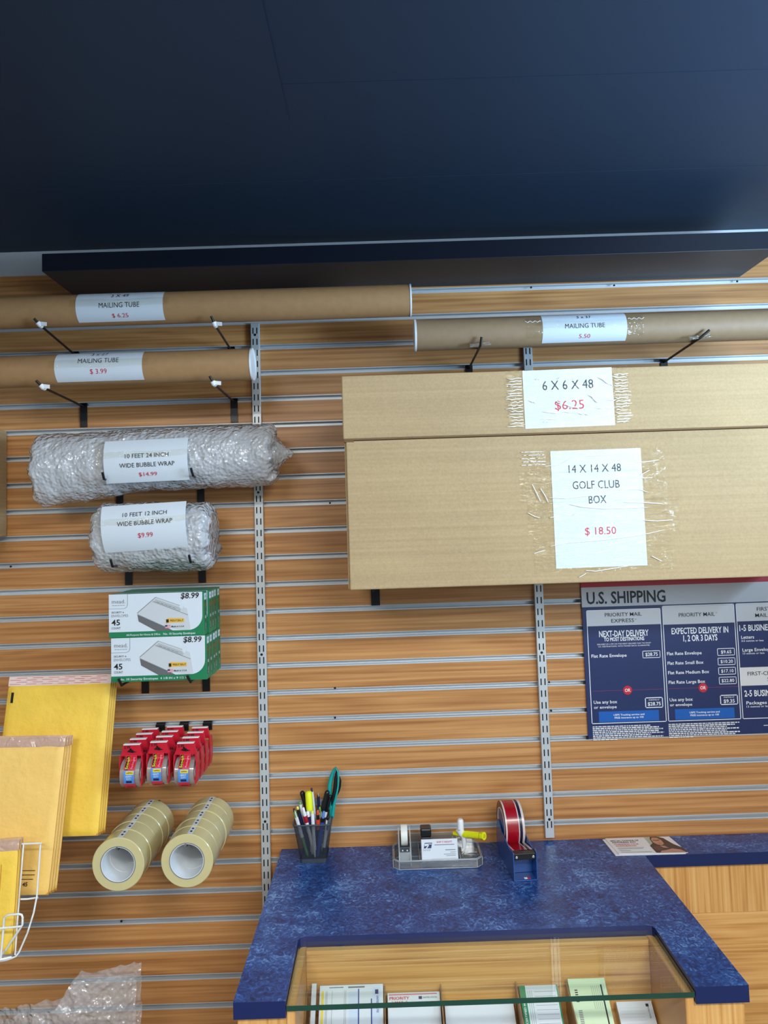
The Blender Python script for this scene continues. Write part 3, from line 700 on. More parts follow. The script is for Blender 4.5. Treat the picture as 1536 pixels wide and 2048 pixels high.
# ------------------------------------------------------------------ blister tape dispensers
BR = M('red_dispenser_plastic', (196, 26, 48), .35); BRL = M('red_card', (214, 44, 62), .5); LBL = M('light_blue_print', (70, 140, 214), .45)
YLW = M('yellow_print', (236, 212, 40), .5); PINK = M('pink_print', (236, 160, 180), .5)
TCLR = clear('clear_tape_on_spool', (225, 222, 215), .15, None, 2.0, white=.45, wc=(196, 190, 182))
def blister(loc, label):
    x, y, z = loc   # z: top of header, y: front face of the header
    t = thing('tape_dispenser_pack', label, 'tape dispenser', (x, y, z - .12), 'red packing tape dispensers hanging on hooks')
    F = Fr((x, y, z))
    a = MB(); w2 = .0265
    a.prism([(-.021, 0), (.021, 0), (.0235, -.016), (w2 + .002, -.028), (-w2 - .002, -.028), (-.0235, -.016)], F, -.010, 0, BR)
    a.box(-.021, .021, -.0018, .001, -.0105, .0005, WPLAST, F)
    for sg in (-1, 1):
        pts = [(sg * w2, -.026), (sg * (w2 + .0015), -.05), (sg * (w2 + .001), -.078), (sg * (w2 - .003), -.1)]
        for (u0, v0), (u1, v1) in zip(pts, pts[1:]):
            a.prism([(u0 - .0016, v0), (u0 + .0016, v0), (u1 + .0016, v1), (u1 - .0016, v1)][::1], F, -.022, .006, BR)
    a.build('plastic_frame', t, bevel=.0008)
    b = MB(); c = F(0, -.072, -.014)
    b.lathe(c - Vector((.0235, 0, 0)), (1, 0, 0), [(.019, 0), (.034, 0), (.034, .047), (.019, .047)], TCLR, 40, closed=True)
    b.lathe(c - Vector((.0235, 0, 0)), (1, 0, 0), [(.0175, -.0005), (.019, -.0005), (.019, .0475), (.0175, .0475)], WPLAST, 32, closed=True)
    b.build('tape_spool', t, smooth=40)
    # the curved printed band over the spool
    def P(u, s_, n=0):
        # s_: distance down from the header
        if s_ < .012: th = 0; p = (-.024 - s_, .0)
        v = -.026 - s_
        dz = v + .072; rr = .0365
        yy = -.014 + (math.sqrt(max(0, rr * rr - dz * dz)) if abs(dz) < rr else 0)
        yy = max(yy, .0015 * 1 if v > -.06 else yy)
        return F(u, v, yy + n)
    def P2(u, v, n=0): return P(u, -v, n)
    b = MB()
    b.grid(lambda i, j: P(-.0135 + .027 * i - (.0 if 1 else 0), .082 * j), 2, 30, BRL)
    b.grid(lambda i, j: P(-.0115 + .0085 * i, .002 + .028 * j, .0004), 1, 8, INK)
    b.grid(lambda i, j: P(-.0002 + .0115 * i, .002 + .028 * j, .0003), 1, 8, BR)
    b.text('Scotch', P2, -.0072, -.016, .0062, YLW, w=.024, rot=math.pi / 2, bold=.02, n=.0009)
    b.text('Packaging', P2, .0055, -.016, .0052, PINK, w=.023, rot=math.pi / 2, n=.0009)
    b.grid(lambda i, j: P(-.013 + .026 * i, .031 + .032 * j, .0005), 1, 10, LBL)
    b.grid(lambda i, j: P(-.0075 + .019 * i, .0325 + .0075 * j, .0009), 1, 4, YLW)
    b.text('SHIPPING', P2, .002, -.0362, .0036, INK, w=.016, bold=.02, n=.0013)
    b.text('HEAVY', P2, 0, -.0445, .0044, WHITE, w=.015, bold=.02, n=.001)
    b.text('DUTY', P2, 0, -.0505, .0040, WHITE, w=.012, bold=.02, n=.001)
    b.grid(lambda i, j: P(-.007 + .014 * i, .055 + .006 * j, .0009), 1, 3, NAVY)
    b.grid(lambda i, j: P(-.008 + .016 * i, .0725 + .0016 * j, .0008), 1, 2, INK)
    b.build('printed_band', t, smooth=40)
    b = MB(); b.text('5.99', F, -.011, -.0065, .0065, INK, w=.015, bold=.02, shear=.15, n=.0012)
    b.prism([(-.012, -.0175), (-.004, -.0115), (.002, -.0135), (.006, -.0165), (.013, -.0185), (.002, -.0205)], F, .0001, .0006, DARK)
    b.build('hang_hole', t, label='dark hang hole with handwritten 5.99 above')
    return t
cols = [(264, 1489, 'left'), (317, 1484, 'middle'), (370, 1486, 'right')]
dp = ['front', 'second from front', 'third from front', 'rearmost']
pb = None
for ci, (px, py, nm) in enumerate(cols):
    p = at(px, py, -.235)
    for k in range(4):
        loc = Vector((p.x + .001 * ((k * 3 + ci) % 3 - 1), -.235 + .046 * k, p.z))
        lb = 'red packing tape dispenser hanging on the %s hook, %s of four' % (nm, dp[k])
        if pb is None: pb = blister(loc, lb)
        else: dup(pb, loc + Vector((0, 0, -.12)), lb)
    gz = groove_z(at(px + 48, py - 38, 0).z)
    t = thing('slatwall_hook', 'black slatwall hook behind the %s column of red tape dispensers' % nm, 'hook', (p.x, 0, gz), 'black slatwall hooks holding the tape dispensers')
    MB().box(p.x - .012, p.x + .012, -.006, -.0017, gz - .02, gz + .006, BLACK).box(p.x - .012, p.x + .012, -.006, .006, gz - .002, gz + .002, BLACK).box(p.x - .013, p.x + .013, -.01, -.004, gz - .008, gz + .001, BLACK).build('back_plate', t, bevel=.0006)
    MB().tube([(p.x, -.004, gz - .012), (p.x, -.03, p.z - .0155), (p.x, -.24, p.z - .0155), (p.x, -.246, p.z - .008)], .0022, BLACK, 8).build('rod', t, smooth=40)

# ------------------------------------------------------------------ packing tape rolls
CORE = M('white_card_core', (226, 232, 236), .5); COREE = M('core_edge_grey', (110, 120, 128), .5)
def roll(c, label, ang=12):
    t = thing('packing_tape_roll', label, 'tape roll', c - Vector((0, 0, .0615)), 'clear packing tape rolls hanging on hooks')
    W_ = .0465
    a = MB(); a.lathe(c, (0, 1, 0), [(.0415, 0), (.0600, 0), (.0615, .0015), (.0615, W_ - .0015), (.0600, W_), (.0415, W_)], TAPE, 72, closed=True); TW = a.build('tape_winding', t, smooth=40)
    a = MB(); a.lathe(c, (0, 1, 0), [(.0385, -.0003), (.0415, -.0003), (.0415, W_), (.0385, W_)], CORE, 64, closed=True)
    a.lathe(c, (0, 1, 0), [(.0398, -.0006), (.0418, -.0006), (.0418, -.0002)], COREE, 64); a.build('card_core', t, smooth=40)
    a = MB(); th0 = math.radians(102 - ang)
    def P(u, v, n=0):
        th = math.radians(90 - ang) + v / .0615
        return c + Vector((math.cos(th) * (.0616 + n), .0465 * 0 + u, math.sin(th) * (.0616 + n)))
    a.grid(lambda i, j: P(.002 + .042 * i, -.006 + .012 * j, .0002), 1, 6, WHITE)
    a.grid(lambda i, j: P(.012 + .008 * i, -.003 + .005 * j, .0005), 1, 3, INK); a.grid(lambda i, j: P(.028 + .007 * i, -.003 + .005 * j, .0005), 1, 3, INK)
    a.build('end_tab', TW, smooth=60, label='white printed end tab')
    return t
od = ['frontmost', 'second', 'third', 'fourth', 'rearmost']
for ci, (px, py, nm, ang) in enumerate([(236, 1729, 'left', 4), (373, 1722, 'right', 6)]):
    c = at(px, py, -.315); pr = None
    for k in range(5):
        cc = c + Vector((.0012 * math.sin(k * 2.1 + ci), .0482 * k, 0)); lb = 'clear packing tape roll on the %s hook, %s of five' % (nm, od[k])
        if pr is None: pr = roll(cc, lb, ang)
        else: dup(pr, cc - Vector((0, 0, .0615)), lb)
    rz = c.z + .0385 - .0032; gz = groove_z(at(px + 60, 1608, 0).z)
    t = thing('slatwall_hook', 'black slatwall hook running through the %s tape rolls' % nm, 'hook', (c.x, 0, gz), 'black slatwall hooks holding the tape rolls')
    MB().box(c.x - .012, c.x + .012, -.005, -.0017, gz - .06, gz + .004, BLACK).box(c.x - .012, c.x + .012, -.0042, .006, gz - .002, gz + .002, BLACK).build('back_plate', t, bevel=.0006)
    MB().tube([(c.x, -.004, rz - .004), (c.x, -.03, rz - .0005), (c.x, -.314, rz - .0005), (c.x, -.322, rz + .004)], .003, BLACK, 10).build('rod', t, smooth=40)

# ------------------------------------------------------------------ shipping poster
PN = M('poster_navy', (28, 44, 92), .4); PNM = M('poster_bright_blue', (16, 92, 178), .4); PR_ = M('poster_red', (196, 36, 56), .4); PW = M('poster_white', (214, 216, 218), .4); PWT = M('poster_text_white', (232, 236, 240), .4)
A0 = at(1161, 1172, -.006); B0 = at(1180, 1478, -.006)
ph = A0.z - B0.z + .007; pw = .66
t = thing('shipping_poster', 'navy and white U.S. SHIPPING price poster on the slatwall under the golf club box', 'poster', (A0.x + pw / 2, -.004, B0.z))
F0 = Fr((A0.x + .001, -.0062, B0.z))
PBD = MB().box(0, pw, 0, ph, -.003, 0, PN, F0).build('poster_board', t)
K = ph / 1110.0   # poster drawn in zoomed-photo units (3.783 px per px), v measured down from the top
def F(u, v, n=0): return F0(u * .00038, ph - v * K, n)
b = MB()
def R_(u0, u1, v0, v1, mat, n=.0003): b.poly([F(u0, v1, n), F(u1, v1, n), F(u1, v0, n), F(u0, v0, n)], mat)
def T_(s_, u, v, h, mat, w=None, al='l', bold=0, n=.0007, shear=0):
    G = lambda a, c_, nn=0: F0(a, c_, nn)
    b.text(s_, G, u * .00038, ph - v * K, h * K, mat, w=None if w is None else w * .00038, al=al, bold=bold, n=n, shear=shear)
R_(0, 1737, -15, 30, PR_); R_(0, 1737, 30, 172, PW)
T_('U.S. SHIPPING', 38, 108, 82, INK, w=590, bold=.02)
def frame(u0, u1, v0, v1, t_=5, mat=PWT):
    R_(u0, u1, v0, v0 + t_, mat, .0004); R_(u0, u1, v1 - t_, v1, mat, .0004); R_(u0, u0 + t_, v0, v1, mat, .0004); R_(u1 - t_, u1, v0, v1, mat, .0004)
frame(30, 585, 195, 1005); R_(30, 585, 195, 310, PW)
T_('PRIORITY MAIL', 305, 232, 26, INK, w=275, al='c', bold=.005); T_('EXPRESS', 298, 276, 26, INK, w=170, al='c', bold=.005); T_('o', 392, 268, 9, INK, w=10, al='l')
T_('NEXT-DAY DELIVERY', 302, 368, 42, PWT, w=370, al='c', bold=.02); T_('TO MOST DESTINATIONS', 302, 408, 26, PWT, w=300, al='c', bold=.02)
T_('DELIVERY BY 6 PM ON THE NEXT DELIVERY DAY TO MOST', 300, 442, 9, PWT, w=400, al='c'); T_('U.S. DESTINATIONS. WITH MONEY-BACK GUARANTEE.', 300, 458, 9, PWT, w=385, al='c')
T_('Flat Rate Envelope', 52, 524, 22, PWT, w=262, bold=.01); frame(433, 565, 498, 550, 4); T_('$28.75', 500, 524, 24, PWT, w=92, al='c', bold=.012)
R_(48, 570, 772, 775, M('poster_rule', (130, 44, 92), .5)); 
def disc(u, v, s_='OR'):
    b.poly([F(u + 33 * math.cos(q * math.pi / 12), v + 33 * math.sin(q * math.pi / 12) * (.00038 / K), .0006) for q in range(24)][::-1], PR_); T_(s_, u, v, 22, PWT, w=42, al='c', bold=.02, n=.001)
disc(308, 774)
T_('Use any box', 52, 852, 22, PWT, w=174, bold=.01); T_('or envelope', 52, 888, 20, PWT, w=168, bold=.01); frame(433, 565, 830, 905, 6); T_('STARTING AT', 500, 848, 9, PWT, w=80, al='c', bold=.01); T_('$28.75', 500, 876, 24, PWT, w=96, al='c', bold=.015)
R_(85, 530, 920, 995, PNM, .0005); T_('USPS Tracking service and', 308, 946, 12, PWT, w=228, al='c', bold=.02, n=.001); T_('FREE insurance up to 100', 308, 966, 12, PWT, w=215, al='c', bold=.02, n=.001)
frame(597, 1137, 180, 1005); R_(597, 1137, 180, 316, PW); T_('PRIORITY MAIL', 854, 250, 27, INK, w=270, al='c', bold=.005); T_('o', 997, 240, 9, INK, w=10)
T_('EXPECTED DELIVERY IN', 870, 364, 42, PWT, w=424, al='c', bold=.02); T_('1, 2 OR 3 DAYS', 870, 418, 42, PWT, w=254, al='c', bold=.02)
for k, (s_, pr) in enumerate([('Flat Rate Envelope', '$9.65'), ('Flat Rate Small Box', '$10.20'), ('Flat Rate Medium Box', '$17.10'), ('Flat Rate Large Box', '$22.80')]):
    v = 524 + k * 68; T_(s_, 615, v, 22, PWT, w=[258, 268, 306, 272][k], bold=.01); frame(990, 1120, v - 26, v + 26, 4); T_(pr, 1056, v, 22, PWT, w=[78, 92, 92, 94][k], al='c', bold=.01)
R_(610, 1130, 772, 775, bpy.data.materials['poster_rule']); disc(868, 774)
T_('Use any box', 615, 852, 22, PWT, w=172, bold=.01); T_('or envelope', 615, 888, 20, PWT, w=165, bold=.01); frame(990, 1122, 830, 900, 6); T_('STARTING AT', 1056, 847, 9, PWT, w=80, al='c', bold=.01); T_('$9.35', 1056, 874, 24, PWT, w=82, al='c', bold=.015)
R_(650, 1090, 920, 995, PNM, .0005); T_('USPS Tracking service and', 868, 946, 12, PWT, w=224, al='c', bold=.02, n=.001); T_('FREE insurance up to 100', 868, 966, 12, PWT, w=212, al='c', bold=.02, n=.001)
frame(1148, 1700, 180, 1005); R_(1148, 1700, 180, 310, PW); T_('FIRST-CLASS', 1425, 225, 26, INK, w=240, al='c', bold=.005); T_('MAIL SERVICE', 1420, 270, 26, INK, w=260, al='c', bold=.005)
T_('1-5 BUSINESS DAYS', 1165, 358, 42, PWT, w=380, bold=.02); T_('Letters', 1175, 424, 22, PWT, w=96, bold=.01); T_('3.5 ounces or less', 1175, 450, 13, PWT, w=165, bold=.005)
T_('Large Envelopes', 1178, 515, 22, PWT, w=235, bold=.01); T_('13 ounces or less', 1180, 540, 13, PWT, w=160, bold=.005)
R_(1148, 1700, 640, 770, PW); T_('FIRST-CLASS PACKAGE', 1425, 685, 26, INK, w=440, al='c', bold=.005); T_('SERVICE', 1425, 728, 26, INK, w=150, al='c', bold=.005)
T_('2-5 BUSINESS DAYS', 1172, 825, 42, PWT, w=380, bold=.02); T_('Packages', 1182, 892, 22, PWT, w=152, bold=.01); T_('13 ounces or less', 1182, 918, 13, PWT, w=175, bold=.005)
rr = random.Random(5)
for c0 in (35, 597):
    for k in range(8):
        u = c0; end = c0 + rr.choice([470, 520, 525, 490, 430]) if k < 7 else c0 + 180
        while u < end:
            L_ = rr.uniform(8, 34); R_(u, min(u + L_, end), 1022 + k * 13, 1030 + k * 13, PWT if k % 2 else PW); u += L_ + 5
R_(1300, 1500, 1052, 1057, PW)
b.build('printed_panel', PBD)
for zz in (1210, 1265, 1320, 1375, 1425, 1474):
    p = at(1158 + (zz - 1180) * .06, zz - 10, -.004); MB().box(A0.x - .005, A0.x + .004, -.004, -.0022, groove_z(p.z) - .0045, groove_z(p.z) + .0045, BLACK).build('clip', t)

# ------------------------------------------------------------------ counter
CT = .9346; TH = .031
cl, cr, cdp = -.3185, .654, -.650
kl, kr, kb = -.2195, .5525, -.438          # cut-out for the glass
nc = -.115
cnt = thing('blue_counter', 'mottled blue laminate counter with wooden base and glass window in its top', 'counter', (.17, -.3, 0))
out = [(cl, -.003), (cl, cdp), (kl, cdp), (kl, kb + .012), (kl + .004, kb + .003), (kl + .014, kb), (kr - .014, kb), (kr - .004, kb + .003) , (kr, kb + .012 - .02), (kr, cdp), (cr, cdp), (cr, nc), (XR, nc), (XR, -.003)]
out = [(cl, -.003), (cl, cdp), (kl, cdp)] + [(kl, kb - .014), (kl + .004, kb - .004), (kl + .014, kb)] + [(kr - .014, kb), (kr - .004, kb - .004), (kr, kb - .014)] + [(kr, cdp), (cr, cdp), (cr, nc), (XR, nc), (XR, -.003)]
FT = Fr((0, 0, CT), (1, 0, 0), (0, 1, 0))
a = MB(); a.prism(out, FT, -TH, 0, BLUE, BLUEE); a.build('worktop', cnt, bevel=.0012, label='mottled blue laminate top with navy edge')
# base panels
a = MB(); zt = CT - TH
a.box(cl + .006, kl + .0, cdp + .012, cdp + .03, 0, zt, WOODV); a.build('left_front_stile', cnt)
a = MB(); a.box(cl + .006, cl + .024, cdp + .0305, -.004, 0, zt - .0005, WOODV); a.build('left_side_panel', cnt)
a = MB(); a.box(kr, cr - .006, cdp + .012, cdp + .03, 0, zt, WOODV); a.build('right_front_stile', cnt)
a = MB(); a.box(cr - .024, cr - .006, cdp + .0305, nc - .002, 0, zt - .0005, WOODH); a.build('right_side_panel', cnt)
gz0 = CT - .0195
for x0, x1, nm in ((kl + .001, kl + .017, 'case_side_left'), (kr - .017, kr - .001, 'case_side_right')):
    MB().box(x0, x1, cdp + .008, kb - .002, .45, gz0 - .001, WOODV).build('case_side', cnt)
MB().box(kl + .0175, kr - .0175, kb - .018, kb - .004, .45, gz0 - .001, WOODH).build('case_back', cnt)
MB().box(kl + .0175, kr - .0175, cdp + .008, kb - .019, .44, .45, WOODH).build('case_bottom', cnt)
a = MB(); a.box(kl + .0012, kr - .0012, cdp + .001, kb - .001, gz0, gz0 + .0098, GLASS)
for i_, f_ in enumerate(a.f):
    if i_ in (2, 3, 5): a.m[i_] = a.mi(GEDGE)
a.build('glass_pane', cnt, label='clear glass pane with green edge')
# low cabinet to the right
bc = thing('base_cabinet', 'light maple cabinet under the narrow blue counter on the right', 'cabinet', (1.25, -.05, 0))
zs = at(1400, 1826, nc + .012).z
MB().box(cr + .0005, XR, nc + .012, -.004, zs, CT - TH - .0005, WOODV).build('upper_rail', bc)
MB().box(cr + .0005, XR, nc + .013, -.004, 0, zs - .001, WOODH).build('front_panel', bc)

# forms, dividers in the case
tilt = math.radians(42)
UV = Vector((0, math.cos(tilt), math.sin(tilt)))
DIV = M('tan_divider', (150, 118, 84), .4)
slope = MB(); yb = kb - .02; zb = .80
def onslope(y): return zb + (y - yb) * math.tan(tilt)
a = MB(); a.poly([(kl + .018, cdp + .01, onslope(cdp + .01) - .03), (kr - .018, cdp + .01, onslope(cdp + .01) - .03), (kr - .018, yb, onslope(yb) - .03), (kl + .018, yb, onslope(yb) - .03)], WOODH); a.build('sloped_shelf', cnt)
for px in (614, 768, 880, 1030, 1130):
    p = at(px, 1935, kb - .02)
    a = MB(); zt_ = .838 ; y1 = kb - .0195; y0 = cdp + .02
    F_ = Fr((p.x, 0, 0), (0, 1, 0), (0, 0, 1)); a.prism([(y0, onslope(y0) - .029), (y1, onslope(y1) - .029), (y1, zt_), (y0 + .05, zt_ - .05), (y0, zt_ - .12)], F_, -.0012, .0012, DIV); a.build('divider', cnt)
def form(label, cat, pl, pr, draw, th=.008, hh=.2, mat=WHITE, lift=0.0):
    y = kb - .028
    A = at(*pl, y); B = at(*pr, y); w_ = B.x - A.x; zt_ = (A.z + B.z) / 2
    F_ = Fr(Vector((A.x, y, zt_)) - UV * hh, (1, 0, 0), UV)
    t = thing('form_stack', label, cat, Vector((A.x + w_ / 2, y - hh * .5, zt_ - hh * .5)), 'mailing forms under the glass')
    ps = MB().fbox(F_, 0, w_, 0, hh, -th, 0, mat).build('paper_stack', t)
    b = MB(); draw(b, F_, w_, hh); 
    if b.v: b.build('top_print', ps)
    return t
PBL = M('form_blue', (40, 64, 140), .5); PGR = M('form_green', (24, 130, 80), .5); LG = M('pale_green_paper', (204, 228, 192), .55); PY = M('form_yellow', (226, 206, 70), .5); LB = M('form_pale_blue', (196, 212, 232), .5)
def d1(b, F, w, h):
    b.box(.004, .009, h - .075, h - .01, 0, .0003, PY, F)
    for u in (.013, .0155, .026, .052, .055): b.box(u, u + .0006, h - .07, h - .01, 0, .0003, GREYINK, F)
    b.box(.062, .080, h - .07, h - .012, 0, .0002, LB, F)
    b.box(.081, .0835, h - .072, h - .008, 0, .0004, PBL, F); b.box(.108, .1105, h - .072, h - .026, 0, .0004, PBL, F)
    b.box(.112, .128, h - .072, h - .005, 0, .0003, LB, F); b.text('UNITED STATES', F, .122, h - .036, .004, PBL, rot=-math.pi / 2, w=.03, bold=.02, n=.0006); b.box(.117, .124, h - .018, h - .01, 0, .0006, NAVY, F)
    b.box(.020, .050, h - .0052, h - .0035, 0, .0003, GREYINK, F); b.box(.060, .095, h - .006, h - .003, 0, .0003, GREYINK, F)
    for k, c_ in enumerate([GREYINK, RED, GREYINK, RED, FRED, RED, PBL]): b.box(.008 + .0145 * k, .0105 + .0145 * k, h - .13, h - .077, 0, .0003, c_, F)
    b.box(.112, .126, h - .13, h - .085, 0, .0004, INK, F)
def d2(b, F, w, h):
    b.box(.003, w - .006, h - .0045, h - .0025, 0, .0003, FRED, F); b.text('PRIORITY', F, .004, h - .010, .005, RED, w=.042, al='l', bold=.02, n=.0006); b.text('* MAIL *', F, .008, h - .018, .005, RED, w=.034, al='l', bold=.02, n=.0006)
    b.text('UNITED STATES', F, w - .006, h - .010, .003, INK, w=.03, al='r', n=.0006); b.box(w - .045, w - .038, h - .0125, h - .0075, 0, .0005, NAVY, F); b.box(.004, .014, h - .026, h - .025, 0, .0004, GREYINK, F)
    b.text('TO:', F, .022, h - .062, .003, GREYINK, n=.0006); b.box(.002, w - .002, h - .071, h - .070, 0, .0003, LGREY, F)
def d4(b, F, w, h):
    b.box(.0, .012, h - .075, h, 0, .0003, PGR, F); b.box(w - .003, w, h - .09, h, 0, .0003, PGR, F); b.text('CERTIFIED MAIL', F, .006, h - .045, .004, WHITE, rot=math.pi / 2, w=.045, bold=.02, n=.0006)
    for u in (.016, .02, .024): b.box(u, u + .0006, h - .07, h - .01, 0, .0003, PGR, F)
    for k in range(9): b.box(.03, w - .006, h - .012 - .008 * k, h - .0115 - .008 * k, 0, .0003, GREYINK, F)
    for k in range(16): b.box(.012 + .0036 * k, .012 + .0036 * k + (.0018 if k % 3 else .0026), h - .125, h - .085, 0, .0003, INK, F)
def d5(b, F, w, h):
    b.box(w - .012, w - .009, h - .2 if h > .2 else 0, h - .012, 0, .0003, INK, F)
    for k in range(5): b.box(w - .032 + .004 * k, w - .0315 + .004 * k, h - .055, h - .014 + .0, 0, .0003, GREYINK, F)
    for k in range(6): b.box(.010, .016, h - .022 - .004 * k, h - .020 - .004 * k, 0, .0003, INK, F)
    for k in range(8): b.box(.010, .018, h - .058 - .003 * k, h - .0565 - .003 * k, 0, .0003, GREYINK, F)
    b.box(.004, w - .014, h - .083, h - .0825, 0, .0003, GREYINK, F); b.box(.03, .0305, h - .14, h - .083, 0, .0003, GREYINK, F)
def d6(b, F, w, h):
    for k in range(12): b.box(.006, w - .02, h - .012 - .0055 * k, h - .0114 - .0055 * k, 0, .0003, LGREY, F)
    b.text('UNITED STATES', F, w - .010, h - .020, .003, INK, rot=-math.pi / 2, w=.022, n=.0005); b.box(w - .014, w - .008, h - .010, h - .005, 0, .0005, INK, F)
form('express mail label forms with blue and red bars, leftmost under the glass', 'forms', (640, 1968), (766, 1971), d1)
form('white priority mail forms with red heading under the glass', 'forms', (775, 1985), (879, 1984), d2)
form('blank white envelopes in the middle slot under the glass front edge', 'envelopes', (889, 2005), (1026, 2001), lambda b, F, w, h: None, hh=.18)
form('green and white certified mail forms under the glass', 'forms', (1038, 1971), (1114, 1970), d4)
form('pale green return receipt forms under the glass', 'forms', (1135, 1957), (1208, 1956), d5, mat=LG, th=.012)
form('white lined forms at the right end beneath the glass front edge', 'forms', (1232, 2004), (1302, 2001), d6, hh=.17)
form('white envelope standing at the left wall of the glass case', 'envelopes', (624, 1967), (633, 1967), lambda b, F, w, h: None)

# ------------------------------------------------------------------ pen cup
def meshmat():
    m = bpy.data.materials.new('black_wire_mesh'); m.use_nodes = True; nt = m.node_tree; L = nt.links.new; b = nt.nodes['Principled BSDF']
    b.inputs['Base Color'].default_value = lin((58, 64, 72)); b.inputs['Roughness'].default_value = .4; b.inputs['Metallic'].default_value = .3
    tc = N(nt, 'ShaderNodeTexCoord'); sp = N(nt, 'ShaderNodeSeparateXYZ'); L(tc.outputs['Object'], sp.inputs[0])
    s1 = N(nt, 'ShaderNodeMath', operation='ADD'); L(sp.outputs[0], s1.inputs[0]); L(sp.outputs[1], s1.inputs[1])
    outs = []
    for op in ('ADD', 'SUBTRACT'):
        a = N(nt, 'ShaderNodeMath', operation=op); L(s1.outputs[0], a.inputs[0]); L(sp.outputs[2], a.inputs[1])
        k = N(nt, 'ShaderNodeMath', operation='MULTIPLY'); L(a.outputs[0], k.inputs[0]); k.inputs[1].default_value = 420
        f = N(nt, 'ShaderNodeMath', operation='FRACT'); L(k.outputs[0], f.inputs[0])
        g = N(nt, 'ShaderNodeMath', operation='LESS_THAN'); L(f.outputs[0], g.inputs[0]); g.inputs[1].default_value = .38; outs.append(g)
    mx = N(nt, 'ShaderNodeMath', operation='MAXIMUM'); L(outs[0].outputs[0], mx.inputs[0]); L(outs[1].outputs[0], mx.inputs[1]); L(mx.outputs[0], b.inputs['Alpha'])
    return m
MESH = meshmat(); RIM = M('dark_metal_rim', (72, 82, 92), .35, .5)
bl = atz(600, 1727, CT); brr = atz(654, 1727, CT)
cx = (bl.x + brr.x) / 2; wb = .036; y0 = -.095; cy = y0 + wb
top_h = at(628, 1650, y0 - .012).z - CT
wt = .0505
t = thing('pen_cup', 'dark wire mesh pen cup on the back left of the blue counter', 'pen cup', (cx, cy, CT))
def rr2(w, z, r=.008, n=4):
    pts = []
    for qx, qy, a0 in ((1, 1, 0), (-1, 1, 90), (-1, -1, 180), (1, -1, 270)):
        for k in range(n + 1):
            th = math.radians(a0 + 90 * k / n); pts.append(Vector((cx + qx * (w - r) + r * math.cos(th), cy + qy * (w - r) + r * math.sin(th), CT + z)))
    return pts
lo = rr2(wb, .012); hi = rr2(wt, top_h); k = len(lo)
a = MB(); a.add(lo + hi, [(i, (i + 1) % k, (i + 1) % k + k, i + k) for i in range(k)], MESH); a.build('mesh_body', t, smooth=50)
a = MB(); a.add(rr2(wb, .0005) + rr2(wb + .0006, .012), [(i, (i + 1) % k, (i + 1) % k + k, i + k) for i in range(k)] + [tuple(reversed(range(k)))], RIM); a.build('base_band', t, smooth=50)
a = MB(); a.tube(rr2(wt, top_h), .0022, RIM, 8, closed=True); a.build('rim', t, smooth=60)
def P_(c, rough=.35): 
    n = 'pen_%d_%d_%d' % c
    return bpy.data.materials.get(n) or M(n, c, rough)
BK, WH, NV, BL_, YL_, RD, OR_, GN, TEAL = (16, 16, 18), (232, 236, 240), (24, 30, 84), (38, 80, 180), (228, 240, 30), (160, 16, 36), (212, 74, 36), (110, 170, 90), (10, 160, 155)
def pen(label, topx, topy, Yt, bx_, by_, r, segs, clip=None, cat='pen', tip=None, name='pen'):
    """segs: (fraction from the top, colour, radius factor) from the top down"""
    T = at(topx, topy, Yt); B = Vector((cx + bx_, cy + by_, CT + .013)); d = (B - T)
    t = thing(name, label, cat, B, 'pens in the mesh cup')
    f0 = 0; first = None
    for i, (f1, c_, rf) in enumerate(segs):
        a = MB(); p0 = T + d * f0; p1 = T + d * f1; rr_ = r * rf
        if i == 0: pts = [p0, p0 + (p1 - p0) * .04, p0 + (p1 - p0) * .12, p1]; rs = [rr_ * .45, rr_ * .8, rr_, rr_]
        elif i == len(segs) - 1: pts = [p0, p0 + (p1 - p0) * .85, p1]; rs = [rr_, rr_, rr_ * .4]
        else: pts = [p0, p1]; rs = [rr_, rr_]
        a.tube(pts, rs, P_(c_), 12); pp_ = a.build(['clicker', 'barrel', 'grip', 'tip'][i] if len(segs) == 4 else (['cap', 'barrel', 'tip'][i] if len(segs) == 3 else ['cap', 'barrel'][i]), t, smooth=50); f0 = f1; first = first or pp_
    if clip:
        dn = d.normalized(); o = T + Vector((clip[1] * r * .5, -r * 1.15, 0))
        a = MB(); a.tube([o + dn * .004, o + dn * .02, o + dn * .036], .0013, P_(clip[0]), 6); a.build('clip', first, smooth=50)
    return t
pen('black capped marker pen leaning left in the mesh cup', 603.5, 1582, -.05, .012, .01, .0062, [(.33, BK, 1.15), (.9, BK, .9), (1, BK, .5)], (BK, 1))
pen('yellow highlighter with flat yellow cap standing in the mesh cup', 617, 1582, -.062, -.004, -.012, .0058, [(.30, YL_, 1.7), (.95, WH, 1.0), (1, WH, .6)], name='highlighter', cat='highlighter')
pen('white pen with dark clicker just behind the yellow highlighter', 623, 1576, -.052, .01, .012, .0042, [(.06, NV, .6), (.5, WH, 1), (.8, WH, 1.05), (1, NV, .6)])
pen('slim dark blue pen pointing up right of the yellow highlighter', 636.5, 1586, -.05, .016, -.004, .0040, [(.06, (150, 150, 160), .4), (.5, NV, 1), (.85, NV, 1.1), (1, BK, .5)], (BK, -1))
pen('black capped pen leaning against the scissors in the mesh cup', 655.5, 1581, -.062, -.008, .006, .0055, [(.36, BK, 1.3), (.45, WH, 1), (1, BL_, .9)], (BK, 1))
pen('thin black pen between the capped pen and the scissors', 661, 1590, -.055, .002, .02, .0045, [(.3, BK, 1.1), (.4, WH, 1), (1, NV, .9)])
pen('pen with green and white barrel at the left rim of the mesh cup', 587.5, 1617, -.085, -.016, -.022, .0042, [(.07, BK, .7), (.18, GN, 1), (.6, WH, 1.1), (1, GN, .8)], (WH, 1))
